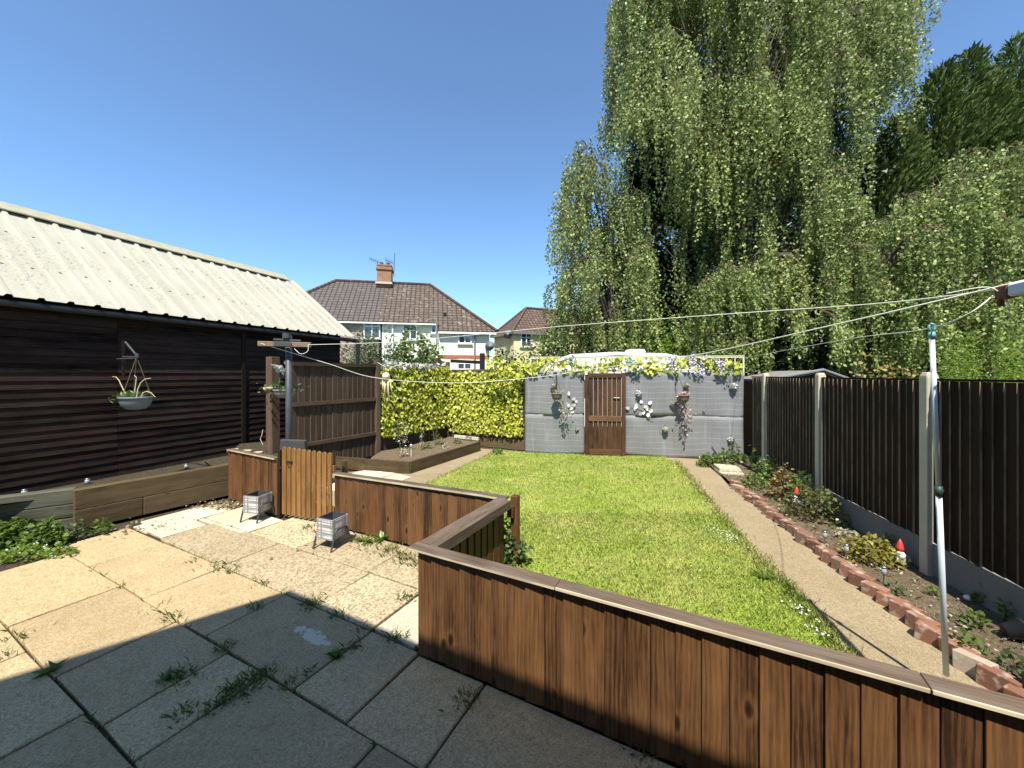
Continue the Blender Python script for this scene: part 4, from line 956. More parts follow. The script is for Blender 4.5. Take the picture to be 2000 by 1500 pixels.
for (x, y, r, lab) in ((1081, 754, .075, 'pale flower ball touching the left hanging pot on the screen'), (1247, 769, .085, 'large white flower ball right of the door above the metal leaves'), (1340, 753, .07, 'pale flower ball just right of the right hanging pot bracket'), (1313, 789, .07, 'pale flower ball below left of the right hanging pot'),
                       (1432, 755, .085, 'white flower ball near the far right top of the grey screen'), (1299, 839, .075, 'pale flower ball low on the screen between door and trailing flowers'), (1426, 860, .08, 'pale flower ball low at the right end of the screen'), (1127, 839, .05, 'small pale flower ball low on the screen left of the door')):
    fball(x, y, r, lab)
def screen_pot(x, y, r, top_x, label, trail, mm):
    c = sp(x, y, .24); o = thing('hanging_pot', c - UP * r, label, 'hanging pot'); m = MB(); bowl(m, c + UP * r * .3, r, r * 1.1, 18); m.build('bowl', POTTAN, o, True)
    n = 60; leaf_mesh('blossoms', np.array(c)[None] + np.c_[rng.normal(0, r * .5, n), rng.normal(0, r * .4, n), r * .35 + rng.random(n) * r * .7], rdir(n, .3), rdir(n, .6), rng.uniform(.03, .07, n), mm, o, 'oval')
    P = []
    for (tx, ty, sd, q) in trail: P += [tuple(sp(tx + random.gauss(0, sd), ty + random.gauss(0, 4), .24 + random.gauss(0, .03))) for _ in range(q)]
    leaf_mesh('trailing_flowers', np.array(P), rdir(len(P), -.5), rdir(len(P), .3), rng.uniform(.03, .065, len(P)), mm, o, 'oval')
    m = MB(); t = sp(top_x, 733, .24)
    for a in (.5, 2.6, 4.7): m.tube([c + Vector((r * math.cos(a), r * math.sin(a), r * .3)), t], .003, 4)
    m.build('hanging_wires', BLACK, o)
    br = thing('pot_bracket', sp(top_x, 733, .0), label.replace('brown pot of', 'black bracket carrying the pot of'), 'bracket'); m = MB(); m.tube([sp(top_x, 727, .0) , sp(top_x, 731, .26), t], .012, 6); m.tube([sp(top_x + 1, 752, 0), t + SN * -.06], .009, 6); m.build('bracket_arm', BLACK, br)
LF = leafmat('faded_pink_flowers', (.38, .24, .2), (.66, .5, .42), .2, .7)
screen_pot(1088, 773, .125, 1087, 'brown pot of white flowers hanging left of the door', [(1098, 783, 3, 25), (1101, 796, 4, 35), (1106, 806, 5, 35), (1102, 818, 3, 18)], L_PALE)
screen_pot(1328, 777, .14, 1319, 'brown pot of pink flowers hanging right of the door', [(1328, 788, 4, 30), (1333, 800, 5, 40), (1338, 812, 7, 60), (1336, 824, 5, 30), (1333, 836, 3, 14)], LF)
def metal_leaves(pts, label, curl):
    c = sp(*pts[0], .03); q = thing('wall_ornament', c, label, 'wall ornament'); m = MB(); m.tube([sp(x, y, .03) for x, y in curl], .005, 5); m.build('wire_stem', GREYMETAL, q); n = len(pts)
    P = np.array([tuple(sp(x, y, .04)) for x, y in pts]); ax = rdir(n) * [1, .2, 1]; leaf_mesh('metal_leaf', P, ax, np.array(SN)[None] + rng.normal(0, .3, (n, 3)), .12, SILVER, q, 'oval', bend=.2)
metal_leaves([(1112, 773), (1118, 777), (1124, 777), (1122, 783), (1112, 788), (1118, 790), (1120, 797), (1116, 802), (1121, 806), (1125, 790)], 'cream metal leaf spray fixed to the screen left of the door', [(1110, 772), (1118, 780), (1124, 784), (1120, 793), (1118, 804)])
metal_leaves([(1230, 798), (1237, 797), (1243, 788), (1245, 794), (1250, 788), (1256, 795), (1260, 799), (1266, 790), (1266, 797), (1252, 805), (1256, 810), (1263, 814), (1268, 806), (1270, 812)], 'cream metal leaf spray fixed to the screen right of the door', [(1222, 797), (1236, 796), (1250, 800), (1262, 808), (1272, 819), (1277, 818)])

# ------------------------------------------------------------------ caravan behind the screen
def caravan():
    Y0, x0, x1, W_ = 10.75, .75, 5.3, 2.1
    o = thing('caravan', (x0, Y0, 0), 'white touring caravan parked behind the grey screen', 'caravan')
    pr = [(0, .5), (-.06, 1.2), (.02, 1.75), (.18, 2.15), (.45, 2.42), (.9, 2.56), (2.2, 2.63), (3.6, 2.58), (4.3, 2.45), (4.55, 2.1), (4.6, 1.3), (4.55, .5)]
    m = MB(); m.extrude([(a, b) for a, b in reversed(pr)], (x0, Y0 + W_, 0), Vector((1, 0, 0)), UP, Vector((0, -1, 0)), W_, .5, 0); b = m.build('shell', CARA, o); bev(b, .06, 3)
    m = MB(); m.tube([Vector((x0 + a, Y0 - .004, z - .1)) for a, z in pr[2:10]], .012, 5); m.build('trim_line', GREYP, o)
    v = atd(1240, 687, Y0 + .6); m = MB(); m.box((v.x, Y0 + .6, 2.68), Vector((1, 0, 0)), Vector((0, 1, 0)), UP, .5, .5, .1, taper=.85); q = m.build('roof_vent', CARA, o); bev(q, .02)
    m = MB(); m.box((x0 + 1.0, Y0 - .004, 1.6), Vector((1, 0, 0)), Vector((0, 1, 0)), UP, .9, .02, .5); m.box((x0 + 3.0, Y0 - .004, 1.6), Vector((1, 0, 0)), Vector((0, 1, 0)), UP, 1.0, .02, .5); m.build('window', GLASS, o)
    for k in (2.1, 2.5):
        m = MB(); m.tube([Vector((x0 + k, Y0 + .1, .3)), Vector((x0 + k, Y0 + .3, .3))], .3, 18); m.build('wheel', BLACK, o)
caravan()

# ------------------------------------------------------------------ far houses
def tilemat(name, c1, c2, moss):
    t = NT(name); uv = t.uv(); br = t.n('TexBrick', {'Scale': 1.0, 'Mortar Size': .045, 'Brick Width': .3, 'Row Height': .3, 'Bias': -.2}); br.offset = .0
    t.set(br.inputs['Vector'], uv); br.inputs['Color1'].default_value = (*c1, 1); br.inputs['Color2'].default_value = (*c2, 1); br.inputs['Mortar'].default_value = (*[v * .35 for v in c1], 1)
    n = t.noise(t.pos(), 1.1, 5); c = t.mix(t.math('MULTIPLY', n, .4), br.outputs['Color'], tuple(v * .6 for v in c1))
    ms = t.math('MULTIPLY', t.ramp(t.noise(t.pos(), 3.5, 5, .7), [(.56, 0), (.66, 1)]), moss); c = t.mix(ms, c, (.38, .35, .26))
    t.pbr(c, .85, t.bump(br.outputs['Fac'], -.8, .05), 0, .3); return t.m
def brickmat(name, c1, c2, mort, sc=1.0):
    t = NT(name); uv = t.uv(); br = t.n('TexBrick', {'Scale': 1.0, 'Mortar Size': .008, 'Brick Width': .225 * sc, 'Row Height': .075 * sc}); t.set(br.inputs['Vector'], uv)
    br.inputs['Color1'].default_value = (*c1, 1); br.inputs['Color2'].default_value = (*c2, 1); br.inputs['Mortar'].default_value = (*mort, 1); n = t.noise(uv, 8, 3)
    t.pbr(t.mix(t.math('MULTIPLY', n, .3), br.outputs['Color'], (.1, .06, .04)), .9, t.bump(br.outputs['Fac'], -.5, .01)); return t.m
TILE_A, TILE_B, TILE_C = tilemat('grey_brown_roof_tiles', (.115, .095, .085), (.15, .125, .11), .15), tilemat('mossy_brown_roof_tiles', (.12, .088, .068), (.16, .12, .09), .55), tilemat('brown_roof_tiles', (.13, .085, .065), (.17, .115, .085), .25)
BRICK = brickmat('old_red_brick', (.36, .17, .08), (.25, .11, .055), (.35, .3, .24), 1.2)
REND_W, REND_Y, REND_P = plain('white_render', (.8, .77, .66), .9, 0, .08, 1.5), plain('cream_yellow_render', (.74, .65, .4), .9, 0, .08, 1.5), plain('pink_brown_render', (.36, .27, .23), .9, 0, .15, 1.5)
class House:
    def __init__(s, o, e): s.o = Vector(o); s.e = Vector(e).normalized(); s.n = Vector((-s.e.y, s.e.x, 0))
    def p(s, a, t, z): return s.o + s.e * a + s.n * t + UP * z
    def px(s, x, t=0.0):
        """distance along the front (at depth t) seen at photo column x"""
        r = (x - 1000) / F; q = s.o + s.n * t; return (r * q.y - q.x) / (s.e.x - r * s.e.y)
    def z(s, x, y, t=0.0): q = s.p(s.px(x, t), t, 0); return H + (HY - y) * q.y / F
def quad(m, p, tone=.5):
    u = (p[1] - p[0]).normalized(); nn_ = u.cross(p[-1] - p[0]).normalized(); v = nn_.cross(u)
    m.poly(p, [((q - p[0]).dot(u), (q - p[0]).dot(v)) for q in p], tone)
def window(h, par, x0, x1, y0, y1, t, cols, top=.3, mullion_top=True):
    a0, a1 = h.px(x0, t), h.px(x1, t); z1, z0 = h.z(x0, y0, t), h.z(x0, y1, t); c = h.p((a0 + a1) / 2, t, (z0 + z1) / 2); w_, hh = a1 - a0, z1 - z0
    m = MB(); fr = .07
    for zz in (z0 + fr / 2, z1 - fr / 2): m.box(h.p((a0 + a1) / 2, t - .03, zz), h.e, h.n, UP, w_, .08, fr)
    for a in [a0 + fr / 2 + (w_ - fr) * i / cols for i in range(cols + 1)]: m.box(h.p(a, t - .032, (z0 + z1) / 2), h.e, h.n, UP, fr, .08, hh)
    if mullion_top: m.box(h.p((a0 + a1) / 2, t - .028, z1 - hh * top), h.e, h.n, UP, w_, .07, fr * .8)
    f = m.build('window', WHITEP, par); m = MB(); m.box(h.p((a0 + a1) / 2, t - .012, (z0 + z1) / 2), h.e, h.n, UP, w_ - .05, .02, hh - .05); g = m.build('pane', GLASS, par); 
    g.parent = f; m = MB(); m.box(h.p((a0 + a1) / 2, t - .06, z0 - .04), h.e, h.n, UP, w_ + .12, .14, .06); g = m.build('sill', STONE, par); g.parent = f
    return f
def semi():
    h = House((-10.17, 23, 0), (.981, .196, 0)); o = thing('semi_detached_house', h.o, 'semi detached house with hipped brown tiled roof and one brick chimney', 'house')
    sL, sR, ze, zr, dp = -5.1, 9.05, 5.22, 8.38, 7.2; mid = 2.05; rl, rr_ = -1.2, 5.1; aw = h.px(856, -.5)
    for (a, b, mm) in ((sL, mid, REND_P), (mid, aw, REND_W)):
        m = MB(); quad(m, [h.p(a + .2, .25, 0), h.p(b, .25, 0), h.p(b, .25, ze), h.p(a + .2, .25, ze)]); m.build('wall', mm, o)
    m = MB(); t1 = -.3; quad(m, [h.p(aw, t1, 0), h.p(sR - .2, t1, 0), h.p(sR - .2, t1, ze - .35), h.p(aw, t1, ze - .35)]); quad(m, [h.p(aw, .25, 0), h.p(aw, t1, 0), h.p(aw, t1, ze - .2), h.p(aw, .25, ze - .2)]); quad(m, [h.p(sR - .2, t1, 0), h.p(sR - .2, dp, 0), h.p(sR - .2, dp, ze - .1), h.p(sR - .2, t1, ze - .35)]); m.build('wall', REND_W, o)
    m = MB(); quad(m, [h.p(sL + .2, dp - .2, 0), h.p(sL + .2, .25, 0), h.p(sL + .2, .25, ze), h.p(sL + .2, dp - .2, ze)]); quad(m, [h.p(sR, dp - .2, 0), h.p(sL, dp - .2, 0), h.p(sL, dp - .2, ze), h.p(sR, dp - .2, ze)]); m.build('wall', REND_P, o)
    ht = dp / 2; ra = []
    m = MB(); quad(m, [h.p(sL, 0, ze), h.p(mid, 0, ze), h.p(mid, ht, zr), h.p(rl, ht, zr)]); quad(m, [h.p(sL, dp, ze), h.p(sL, 0, ze), h.p(rl, ht, zr)]); quad(m, [h.p(mid, dp, ze), h.p(sL, dp, ze), h.p(rl, ht, zr), h.p(mid, ht, zr)]); r1 = m.build('roof', TILE_A, o)
    ex = .6; zl = ze - ex * (zr - ze) / ht
    m = MB(); quad(m, [h.p(mid, .0, ze), h.p(aw - .05, .0, ze), h.p(aw - .05, -ex, zl), h.p(sR + .25, -ex, zl), h.p(rr_, ht, zr), h.p(mid, ht, zr)]); quad(m, [h.p(sR + .25, -ex, zl), h.p(sR + .25, dp, ze), h.p(rr_, ht, zr)]); quad(m, [h.p(sR, dp, ze), h.p(mid, dp, ze), h.p(mid, ht, zr), h.p(rr_, ht, zr)]); r2 = m.build('roof', TILE_B, o)
    for r_ in (r1, r2): s_ = r_.modifiers.new('solid', 'SOLIDIFY'); s_.thickness = .12; s_.offset = -1
    m = MB()
    for a, b in ((h.p(rl, ht, zr), h.p(rr_, ht, zr)), (h.p(rl, ht, zr), h.p(sL, 0, ze)), (h.p(rr_, ht, zr), h.p(sR + .25, -ex, zl))): m.tube([a + UP * .03, b + UP * .03], .11, 8)
    m.build('ridge_tiles', TILE_C, o)
    m = MB(); m.beam(h.p(sL, .0, ze - .1), h.p(aw, .0, ze - .1), .1, .09); m.beam(h.p(aw, -ex + .03, zl - .13), h.p(sR + .2, -ex + .03, zl - .13), .1, .12); m.build('gutter', WHITEP, o)
    for (x, t, y0, y1) in ((767, .15, 632, 760), (927, -.38, 650, 760)):
        m = MB(); a = h.px(x, t); m.tube([h.p(a, t, h.z(x, y0, t)), h.p(a, t, 0)], .05, 8); m.build('downpipe', WHITEP if x < 800 else GREYP, o)
    m = MB(); a = h.px(853, -.5); m.tube([h.p(a, -.55, h.z(853, 617, -.5)), h.p(a, -.55, h.z(853, 676, -.5)), h.p(a - .2, -.3, h.z(853, 690, -.5))], .06, 8); m.build('soil_pipe', GREYP, o)
    m = MB(); a = h.px(869, .4); m.tube([h.p(a, .6, zl + .6), h.p(a, .6, zl + 1.2)], .06, 8); m.lathe([(.12, 1.2), (.12, 1.25), (.02, 1.3)], h.p(a, .6, zl), 8); m.build('roof_flue', BLACK, o)
    m = MB(); m.beam(h.p(aw, t1 - .01, h.z(900, 697, t1)), h.p(sR - .2, t1 - .01, h.z(900, 697, t1)), .03, .22); m.build('brick_band', REDBAND, o)
    window(h, o, 710, 743, 627, 661, .25, 2); window(h, o, 787, 815, 633, 663, .25, 2, .42); window(h, o, 842, 852, 635, 651, .25, 1, mullion_top=False); window(h, o, 895, 921, 648, 671, t1, 2, .4); window(h, o, 893, 921, 702, 722, t1, 2, .4)
    # chimney with pots and aerials
    a = h.px(752, ht); zt_ = h.z(752, 522, ht); cb = h.p(a, ht, 0); m = MB(); cw = .47
    for (u, v) in ((h.e, h.n), (h.n, h.e)):
        for s in (-1, 1): quad(m, [q if s > 0 else q for q in [cb + v * s * cw - u * cw * (1 if s * (1 if u is h.e else -1) < 0 else -1) + UP * 7.6, cb + v * s * cw + u * cw * (1 if s * (1 if u is h.e else -1) < 0 else -1) + UP * 7.6, cb + v * s * cw + u * cw * (1 if s * (1 if u is h.e else -1) < 0 else -1) + UP * zt_, cb + v * s * cw - u * cw * (1 if s * (1 if u is h.e else -1) < 0 else -1) + UP * zt_]])
    ch = m.build('chimney', BRICK, o); m = MB(); m.box(cb + UP * (zt_ - .22), h.e, h.n, UP, 1.08, 1.08, .14); m.box(cb + UP * (zt_ + .02), h.e, h.n, UP, 1.0, 1.0, .08); q = m.build('chimney_cap', BRICK, o); q.parent = ch
    for da in (-.22, .2):
        m = MB(); m.lathe([(.13, 0), (.11, .2), (.13, .24), (.1, .25)], cb + h.e * da + UP * (zt_ + .06), 10); q = m.build('chimney_pot', plain('dark_clay', (.12, .08, .06), .9), o); q.parent = ch
    m = MB(); m.box(cb + UP * 8.25 - h.n * .3, h.e, h.n, UP, 1.1, .8, .12); q = m.build('flashing', STONE, o); q.parent = ch
    for (x0, yb, yt, boom) in ((737, 560, 512, [(722, 505), (744, 514)]), (769, 540, 494, [(753, 508), (768, 514)])):
        m = MB(); m.tube([atd(x0, yb, 26.9), atd(x0 + (2 if x0 > 750 else 0), yt, 26.9)], .025, 5); m.tube([atd(*boom[0], 26.6), atd(*boom[1], 26.9)], .02, 5)
        for k in np.linspace(0, 1, 7): c = atd(*boom[0], 26.6).lerp(atd(*boom[1], 26.9), k); m.tube([c - UP * .16 + h.n * .1, c + UP * .16 - h.n * .1], .008, 4)
        q = m.build('aerial', GREYMETAL, o); q.parent = ch
    sat(o, atd(957, 676, 24.2), atd(957, 690, 24.7))
def sat(o, c, base):
    m = MB(); f = Vector((-.35, -.9, .3)).normalized(); m.lathe([(.001, -.06), (.2, -.03), (.32, .03), (.33, .03), (.2, -.045), (.001, -.075)], c, 16, axis=f); q = m.build('satellite_dish', GREYP, o, True); m = MB(); m.tube([c, c - f * .1 - UP * .3, base], .02, 5); m.tube([c + f * .02 - UP * .25, c + f * .35], .012, 5); p = m.build('dish_arm', GREYP, o); p.parent = q
semi()
def yellow_house():
    h = House((.149, 28, 0), (.91, .41, 0)); o = thing('yellow_house', h.o, 'cream yellow rendered house with brown hipped roof beside the trees', 'house'); ze, zr, L, D = 5.2, 7.25, 9.0, 3.9
    m = MB(); quad(m, [h.p(0, 0, 0), h.p(L, 0, 0), h.p(L, 0, ze), h.p(0, 0, ze)]); quad(m, [h.p(0, D, 0), h.p(0, 0, 0), h.p(0, 0, ze), h.p(0, D, ze)]); quad(m, [h.p(L, 0, 0), h.p(L, D, 0), h.p(L, D, ze), h.p(L, 0, ze)]); quad(m, [h.p(L, D, 0), h.p(0, D, 0), h.p(0, D, ze), h.p(L, D, ze)]); m.build('wall', REND_Y, o)
    g = .25; m = MB(); a = D / 2; quad(m, [h.p(-g, -g, ze - .15), h.p(L, -g, ze - .15), h.p(L, a, zr), h.p(a, a, zr)]); quad(m, [h.p(-g, D + g, ze - .15), h.p(-g, -g, ze - .15), h.p(a, a, zr)]); quad(m, [h.p(L, D + g, ze - .15), h.p(-g, D + g, ze - .15), h.p(a, a, zr), h.p(L, a, zr)]); r_ = m.build('roof', TILE_C, o); s_ = r_.modifiers.new('solid', 'SOLIDIFY'); s_.thickness = .12; s_.offset = -1
    m = MB(); m.tube([h.p(-g, -g, ze - .1), h.p(a, a, zr + .03), h.p(L, a, zr + .03)], .1, 8); m.tube([h.p(-g, D + g, ze - .1), h.p(a, a, zr + .03)], .1, 8); m.build('ridge_tiles', TILE_C, o)
    m = MB(); m.beam(h.p(-.2, -.22, ze - .2), h.p(L, -.22, ze - .2), .1, .12); m.beam(h.p(-.22, D, ze - .2), h.p(-.22, -.2, ze - .2), .1, .12); m.build('gutter', GREYP, o)
    window(h, o, 1017, 1038, 650, 677, 0, 2, .35); m = MB(); x = h.px(1060); m.tube([h.p(x, -.1, ze - .2), h.p(x, -.1, 0)], .05, 6); m.build('downpipe', GREYP, o)
    sat(o, atd(992, 653, 28.3), atd(994, 660, 28.9))
yellow_house()

# ------------------------------------------------------------------ trees
VOIDS = [(1284, 380, 22, 120), (1302, 590, 22, 85), (1518, 60, 24, 120), (1250, 330, 24, 70), (1455, 470, 26, 60), (1715, 380, 30, 70), (1545, 420, 20, 70), (1600, 640, 28, 60), (1180, 620, 18, 70), (1375, 90, 16, 70), (1640, 230, 18, 60), (1530, 690, 26, 40)]
def void(p):
    if p.y < .1: return False
    x, y = 1000 + F * p.x / p.y, HY - F * (p.z - H) / p.y
    return any(((x - a) / c) ** 2 + ((y - b) / d) ** 2 < 1 for a, b, c, d in VOIDS)
def weeping(name, loc, lobes, label, leaf, m, dens=1.0, trunk_r=.22, top=None, cat='tree'):
    """lobes: (x_px, y_px of the dome top, half width px, hang px, distance)"""
    loc = Vector(loc); o = thing(name, loc, label, cat); P, A, N_, Tn = [], [], [], []; mb = MB()
    topz = top or max(atd(l[0], l[1], l[4]).z for l in lobes) - 1.6; tb = [loc + UP * (topz * k) + Vector((random.gauss(0, .12), random.gauss(0, .12), 0)) * (k > 0) for k in (0, .2, .4, .6, .8, 1.0)]
    mb.tube(tb, [trunk_r * (1 - .8 * k / 5) for k in range(6)], 10)
    strands = MB()
    for (x, y, hw, hang, d) in lobes:
        c = atd(x, y, d); rw = hw * d / F; hl = hang * d / F; st = loc.copy(); st.z = min(topz * .96, max(loc.z + .5, c.z * random.uniform(.35, .6)))
        k_ = st.z / max(topz, .1); st = Vector((loc.x, loc.y, st.z)); mid = st.lerp(c, .55) + UP * (.06 * (c - st).length)
        mb.tube([st, st.lerp(mid, .5) + UP * .05, mid, c - UP * .12 * hl], [.05, .04, .025, .01], 6)
        tn = random.uniform(-.15, .3)
        ns = int(54 * dens * (hw / 55) ** 1.3)
        for s in range(ns):
            a = random.uniform(0, 2 * math.pi); r = rw * math.sqrt(random.random()); dome = hl * .28 * (r / rw) ** 2
            p0 = c + Vector((r * math.cos(a), r * math.sin(a) * .8, -dome + random.gauss(0, .06 * hl))); ln = hl * random.uniform(.35, .85) * (1 - .25 * (r / rw))
            ow = Vector((math.cos(a), math.sin(a), 0)) * random.uniform(.03, .16) * rw; sw = Vector((random.gauss(0, .05), random.gauss(0, .05), 0)) * ln
            if random.random() < .85 and (void(p0 - UP * ln * .3) or void(p0 - UP * ln * .8)): continue
            nl = max(6, int(ln / (leaf * .36)))
            if s % 3 == 0: strands.tube([c, c.lerp(p0, .6) + UP * .05 * hl, p0, p0 + ow * .6 + sw * .5 - UP * ln * .5, p0 + ow + sw - UP * ln], [.012, .01, .007, .005, .003], 3, caps=False)
            for i in range(nl):
                f = (i + random.random()) / nl; f2 = f ** 1.1
                q = p0 + ow * math.sqrt(f) + sw * f - UP * (ln * f2); P.append((q.x + random.gauss(0, leaf * .55), q.y + random.gauss(0, leaf * .55), q.z + random.gauss(0, leaf * .4)))
                Tn.append(min(1, max(0, random.random() + tn)))
    n = len(P); ax = rng.normal(0, .55, (n, 3)); ax[:, 2] -= .75; nr = rng.normal(0, 1, (n, 3)); nr[:, 2] += .35; nr[:, 1] -= .25
    leaf_mesh('crown', P, ax, nr, leaf * rng.uniform(.65, 1.25, n), m, o, 'rhomb', np.array(Tn))
    mb.build('trunk', BARK, o, True); strands.build('twigs', STEM, o)
    return n
def fill(poly, n, hw, hang, depth, seed, jitter=.6, sep=.6):
    rr_ = random.Random(seed); xs = [p[0] for p in poly]; ys = [p[1] for p in poly]; out = []; tries = 0
    while len(out) < n and tries < 6000:
        tries += 1; x, y = rr_.uniform(min(xs), max(xs)), rr_.uniform(min(ys), max(ys)); w_ = rr_.uniform(*hw); hg = rr_.uniform(*hang)
        chk = np.array([(x, y), (x - w_ * .9, y + hg * .35), (x + w_ * .9, y + hg * .35), (x - w_ * .7, y + hg * .75), (x + w_ * .7, y + hg * .75)])
        if not inside(chk, poly).all(): continue
        if any(abs(x - q[0]) < (w_ + q[2]) * sep and abs(y - q[1]) < hg * .42 for q in out): continue
        out.append((x, y, w_, hg, depth + rr_.uniform(-jitter, jitter)))
    return out
polyM = [(1205, -190), (1183, 60), (1165, 200), (1172, 300), (1245, 350), (1320, 470), (1330, 620), (1340, 735), (1700, 735), (1735, 560), (1700, 420), (1690, 300), (1790, 200), (1805, 0), (1790, -190)]
polyL = [(1125, 280), (1086, 340), (1074, 430), (1085, 540), (1100, 700), (1340, 735), (1335, 480), (1260, 330), (1170, 285)]
polyR = [(1540, 560), (1640, 440), (1780, 370), (1880, 290), (2000, 265), (2130, 290), (2130, 745), (1540, 745)]
lM = fill(polyM, 26, (45, 70), (150, 250), 15.6, 1, .6, .6) + fill(polyM, 30, (42, 70), (150, 260), 14.0, 2, .6, .75) + fill(polyM, 20, (50, 85), (170, 280), 12.2, 3, .6, .8)
lM += [(1232, -30, 50, 230, 14.4), (1222, 110, 52, 190, 14.2), (1215, 205, 45, 140, 14.3), (1760, -20, 38, 230, 14.2), (1735, 120, 42, 200, 14.6), (1700, 20, 50, 200, 14.4), (1470, 150, 80, 250, 12.6), (1480, 190, 110, 260, 12.7), (1370, 250, 75, 260, 12.9)]
n1 = weeping('birch_tree', atd(1450, 735, 14.4) * Vector((1, 1, 0)) if False else Vector((8.7, 14.4, 0)), lM, 'huge weeping birch towering behind the caravan and screen', .092, L_BIRCH, 1.0, .32)
lL = fill(polyL, 20, (38, 58), (120, 200), 13.8, 5, .5, .65) + fill(polyL, 16, (38, 60), (120, 200), 12.6, 6, .5, .8) + [(1140, 275, 26, 90, 13.4), (1118, 350, 40, 150, 13.3), (1112, 440, 38, 150, 13.2), (1130, 540, 45, 150, 13.3), (1085, 552, 27, 90, 13.0), (1092, 600, 26, 90, 13.1)]
n2 = weeping('birch_tree', (3.6, 13.7, 0), lL, 'smaller drooping birch at the outer edge of the trees, above the caravan end', .088, L_BIRCH, 1.0, .18)
lR = fill(polyR, 24, (42, 66), (110, 190), 11.2, 8, .5, .65) + fill(polyR, 20, (42, 70), (120, 190), 9.9, 9, .5, .8)
n3 = weeping('birch_tree', (9.6, 10.8, 0), lR, 'bright young birch overhanging the dark panel fence', .078, L_BIRCHR, 1.05, .16, top=4.6)
lC = fill([(1345, 545), (1400, 515), (1450, 520), (1500, 560), (1530, 735), (1340, 735)], 14, (34, 52), (90, 150), 11.9, 10) + [(1420, 520, 55, 150, 11.9), (1385, 545, 42, 140, 11.8), (1455, 545, 45, 150, 12.0)]
n4 = weeping('birch_sapling', (6.6, 12.0, 0), lC, 'small bushy birch sapling directly behind the trellis', .085, L_BIRCHR, 1.1, .1)
print('leaves', n1, n2, n3, n4)
def shade_mass(loc, blobs, n, label):
    """added dark leafage behind the birches; crown shade is put into its colour"""
    loc = Vector(loc); o = thing('shade_foliage', loc, label, 'tree'); P, D_ = [], []
    for (x, y, rx, ry, d) in blobs:
        c = atd(x, y, d); k = int(n / len(blobs)); v = rdir(k); P.append(np.array(c)[None] + v * np.c_[np.full(k, rx * d / F), np.full(k, .8), np.full(k, ry * d / F)] * rng.uniform(.55, 1.05, (k, 1))); D_.append(v)
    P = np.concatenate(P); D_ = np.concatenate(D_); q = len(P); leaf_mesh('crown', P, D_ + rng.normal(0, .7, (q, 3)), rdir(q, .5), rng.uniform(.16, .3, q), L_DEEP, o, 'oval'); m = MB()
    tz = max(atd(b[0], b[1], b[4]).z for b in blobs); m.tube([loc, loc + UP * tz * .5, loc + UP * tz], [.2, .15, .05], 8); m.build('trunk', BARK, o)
shade_mass((6.0, 16.8, 0), [(1290, 120, 60, 170, 16.8), (1295, 330, 70, 120, 16.6), (1300, 450, 80, 150, 16.6), (1240, 580, 80, 110, 16.2), (1320, 620, 90, 120, 16.2)], 20000, 'added dark foliage standing in for shade between the two weeping birches')
shade_mass((10.5, 17.2, 0), [(1450, 60, 130, 190, 17.2), (1560, 120, 90, 200, 17.0), (1450, 330, 150, 190, 16.9), (1600, 380, 90, 200, 16.8), (1470, 580, 170, 160, 16.6), (1620, 600, 120, 150, 16.4), (1700, 380, 60, 90, 15.8)], 26000, 'tall added dark foliage standing in for deep shade behind the huge birch')
shade_mass((11.4, 13.0, 0), [(1700, 560, 110, 130, 13.2), (1840, 540, 120, 150, 13.2), (1960, 520, 110, 170, 13.2), (1780, 690, 200, 70, 12.6), (1560, 690, 120, 60, 12.8)], 11000, 'added dark foliage standing in for shade below the conifers behind the panel fence')
def conifer(loc, tops, n, label):
    loc = Vector(loc); o = thing('conifer_tree', loc, label, 'tree'); P, A, U = [], [], []; m = MB()
    for (x, y, d, wgt, rr_) in tops:
        t = atd(x, y, d); k = int(n * wgt); f = rng.random(k) ** .62; th = rng.uniform(0, 6.28, k)
        uu = np.sqrt(rng.uniform(.1, 1, k)); U.append(uu); r = rr_ * np.clip(f * 1.25, 0, 1) ** .62 * uu * (1 + .3 * np.sin(f * 27 + th * 3) + .18 * np.sin(th * 5 + f * 60)) ; zz = t.z - f * (t.z - .5)
        lx = .3 * np.exp(-f * 14)
        P.append(np.c_[t.x + r * np.cos(th) + lx, t.y + r * np.sin(th), zz]); A.append(np.c_[np.cos(th) * .6 + .35, np.sin(th) * .6, np.full(k, .85)] + rng.normal(0, .3, (k, 3)))
        m.tube([Vector((t.x, t.y, 0)), Vector((t.x, t.y, t.z * .5)), t - UP * 1.2], [.2, .1, .02], 7)
    P = np.concatenate(P); A = np.concatenate(A); k = len(P); sz_ = rng.uniform(.09, .22, k); U = np.concatenate(U); sz_[U < .62] *= 2.2
    leaf_mesh('crown', P, A, rdir(k), sz_, L_CON, o, 'long'); m.build('trunk', BARK, o)
conifer((16.2, 16, 0), [(1740, 225, 15.6, .4, 2.6), (1830, 128, 16, .6, 3.1)], 78000, 'feathery dark conifer nearest the huge birch with two leading tips')
conifer((19.0, 16.4, 0), [(1886, 98, 16.2, .65, 3.2), (1935, 165, 15.4, .35, 2.6)], 78000, 'middle feathery dark conifer of the row behind the fence')
conifer((21.6, 16.6, 0), [(1976, 72, 16.6, .55, 3.3), (2080, 60, 17, .45, 3.2)], 78000, 'tallest feathery dark conifer at the outer end of the row')

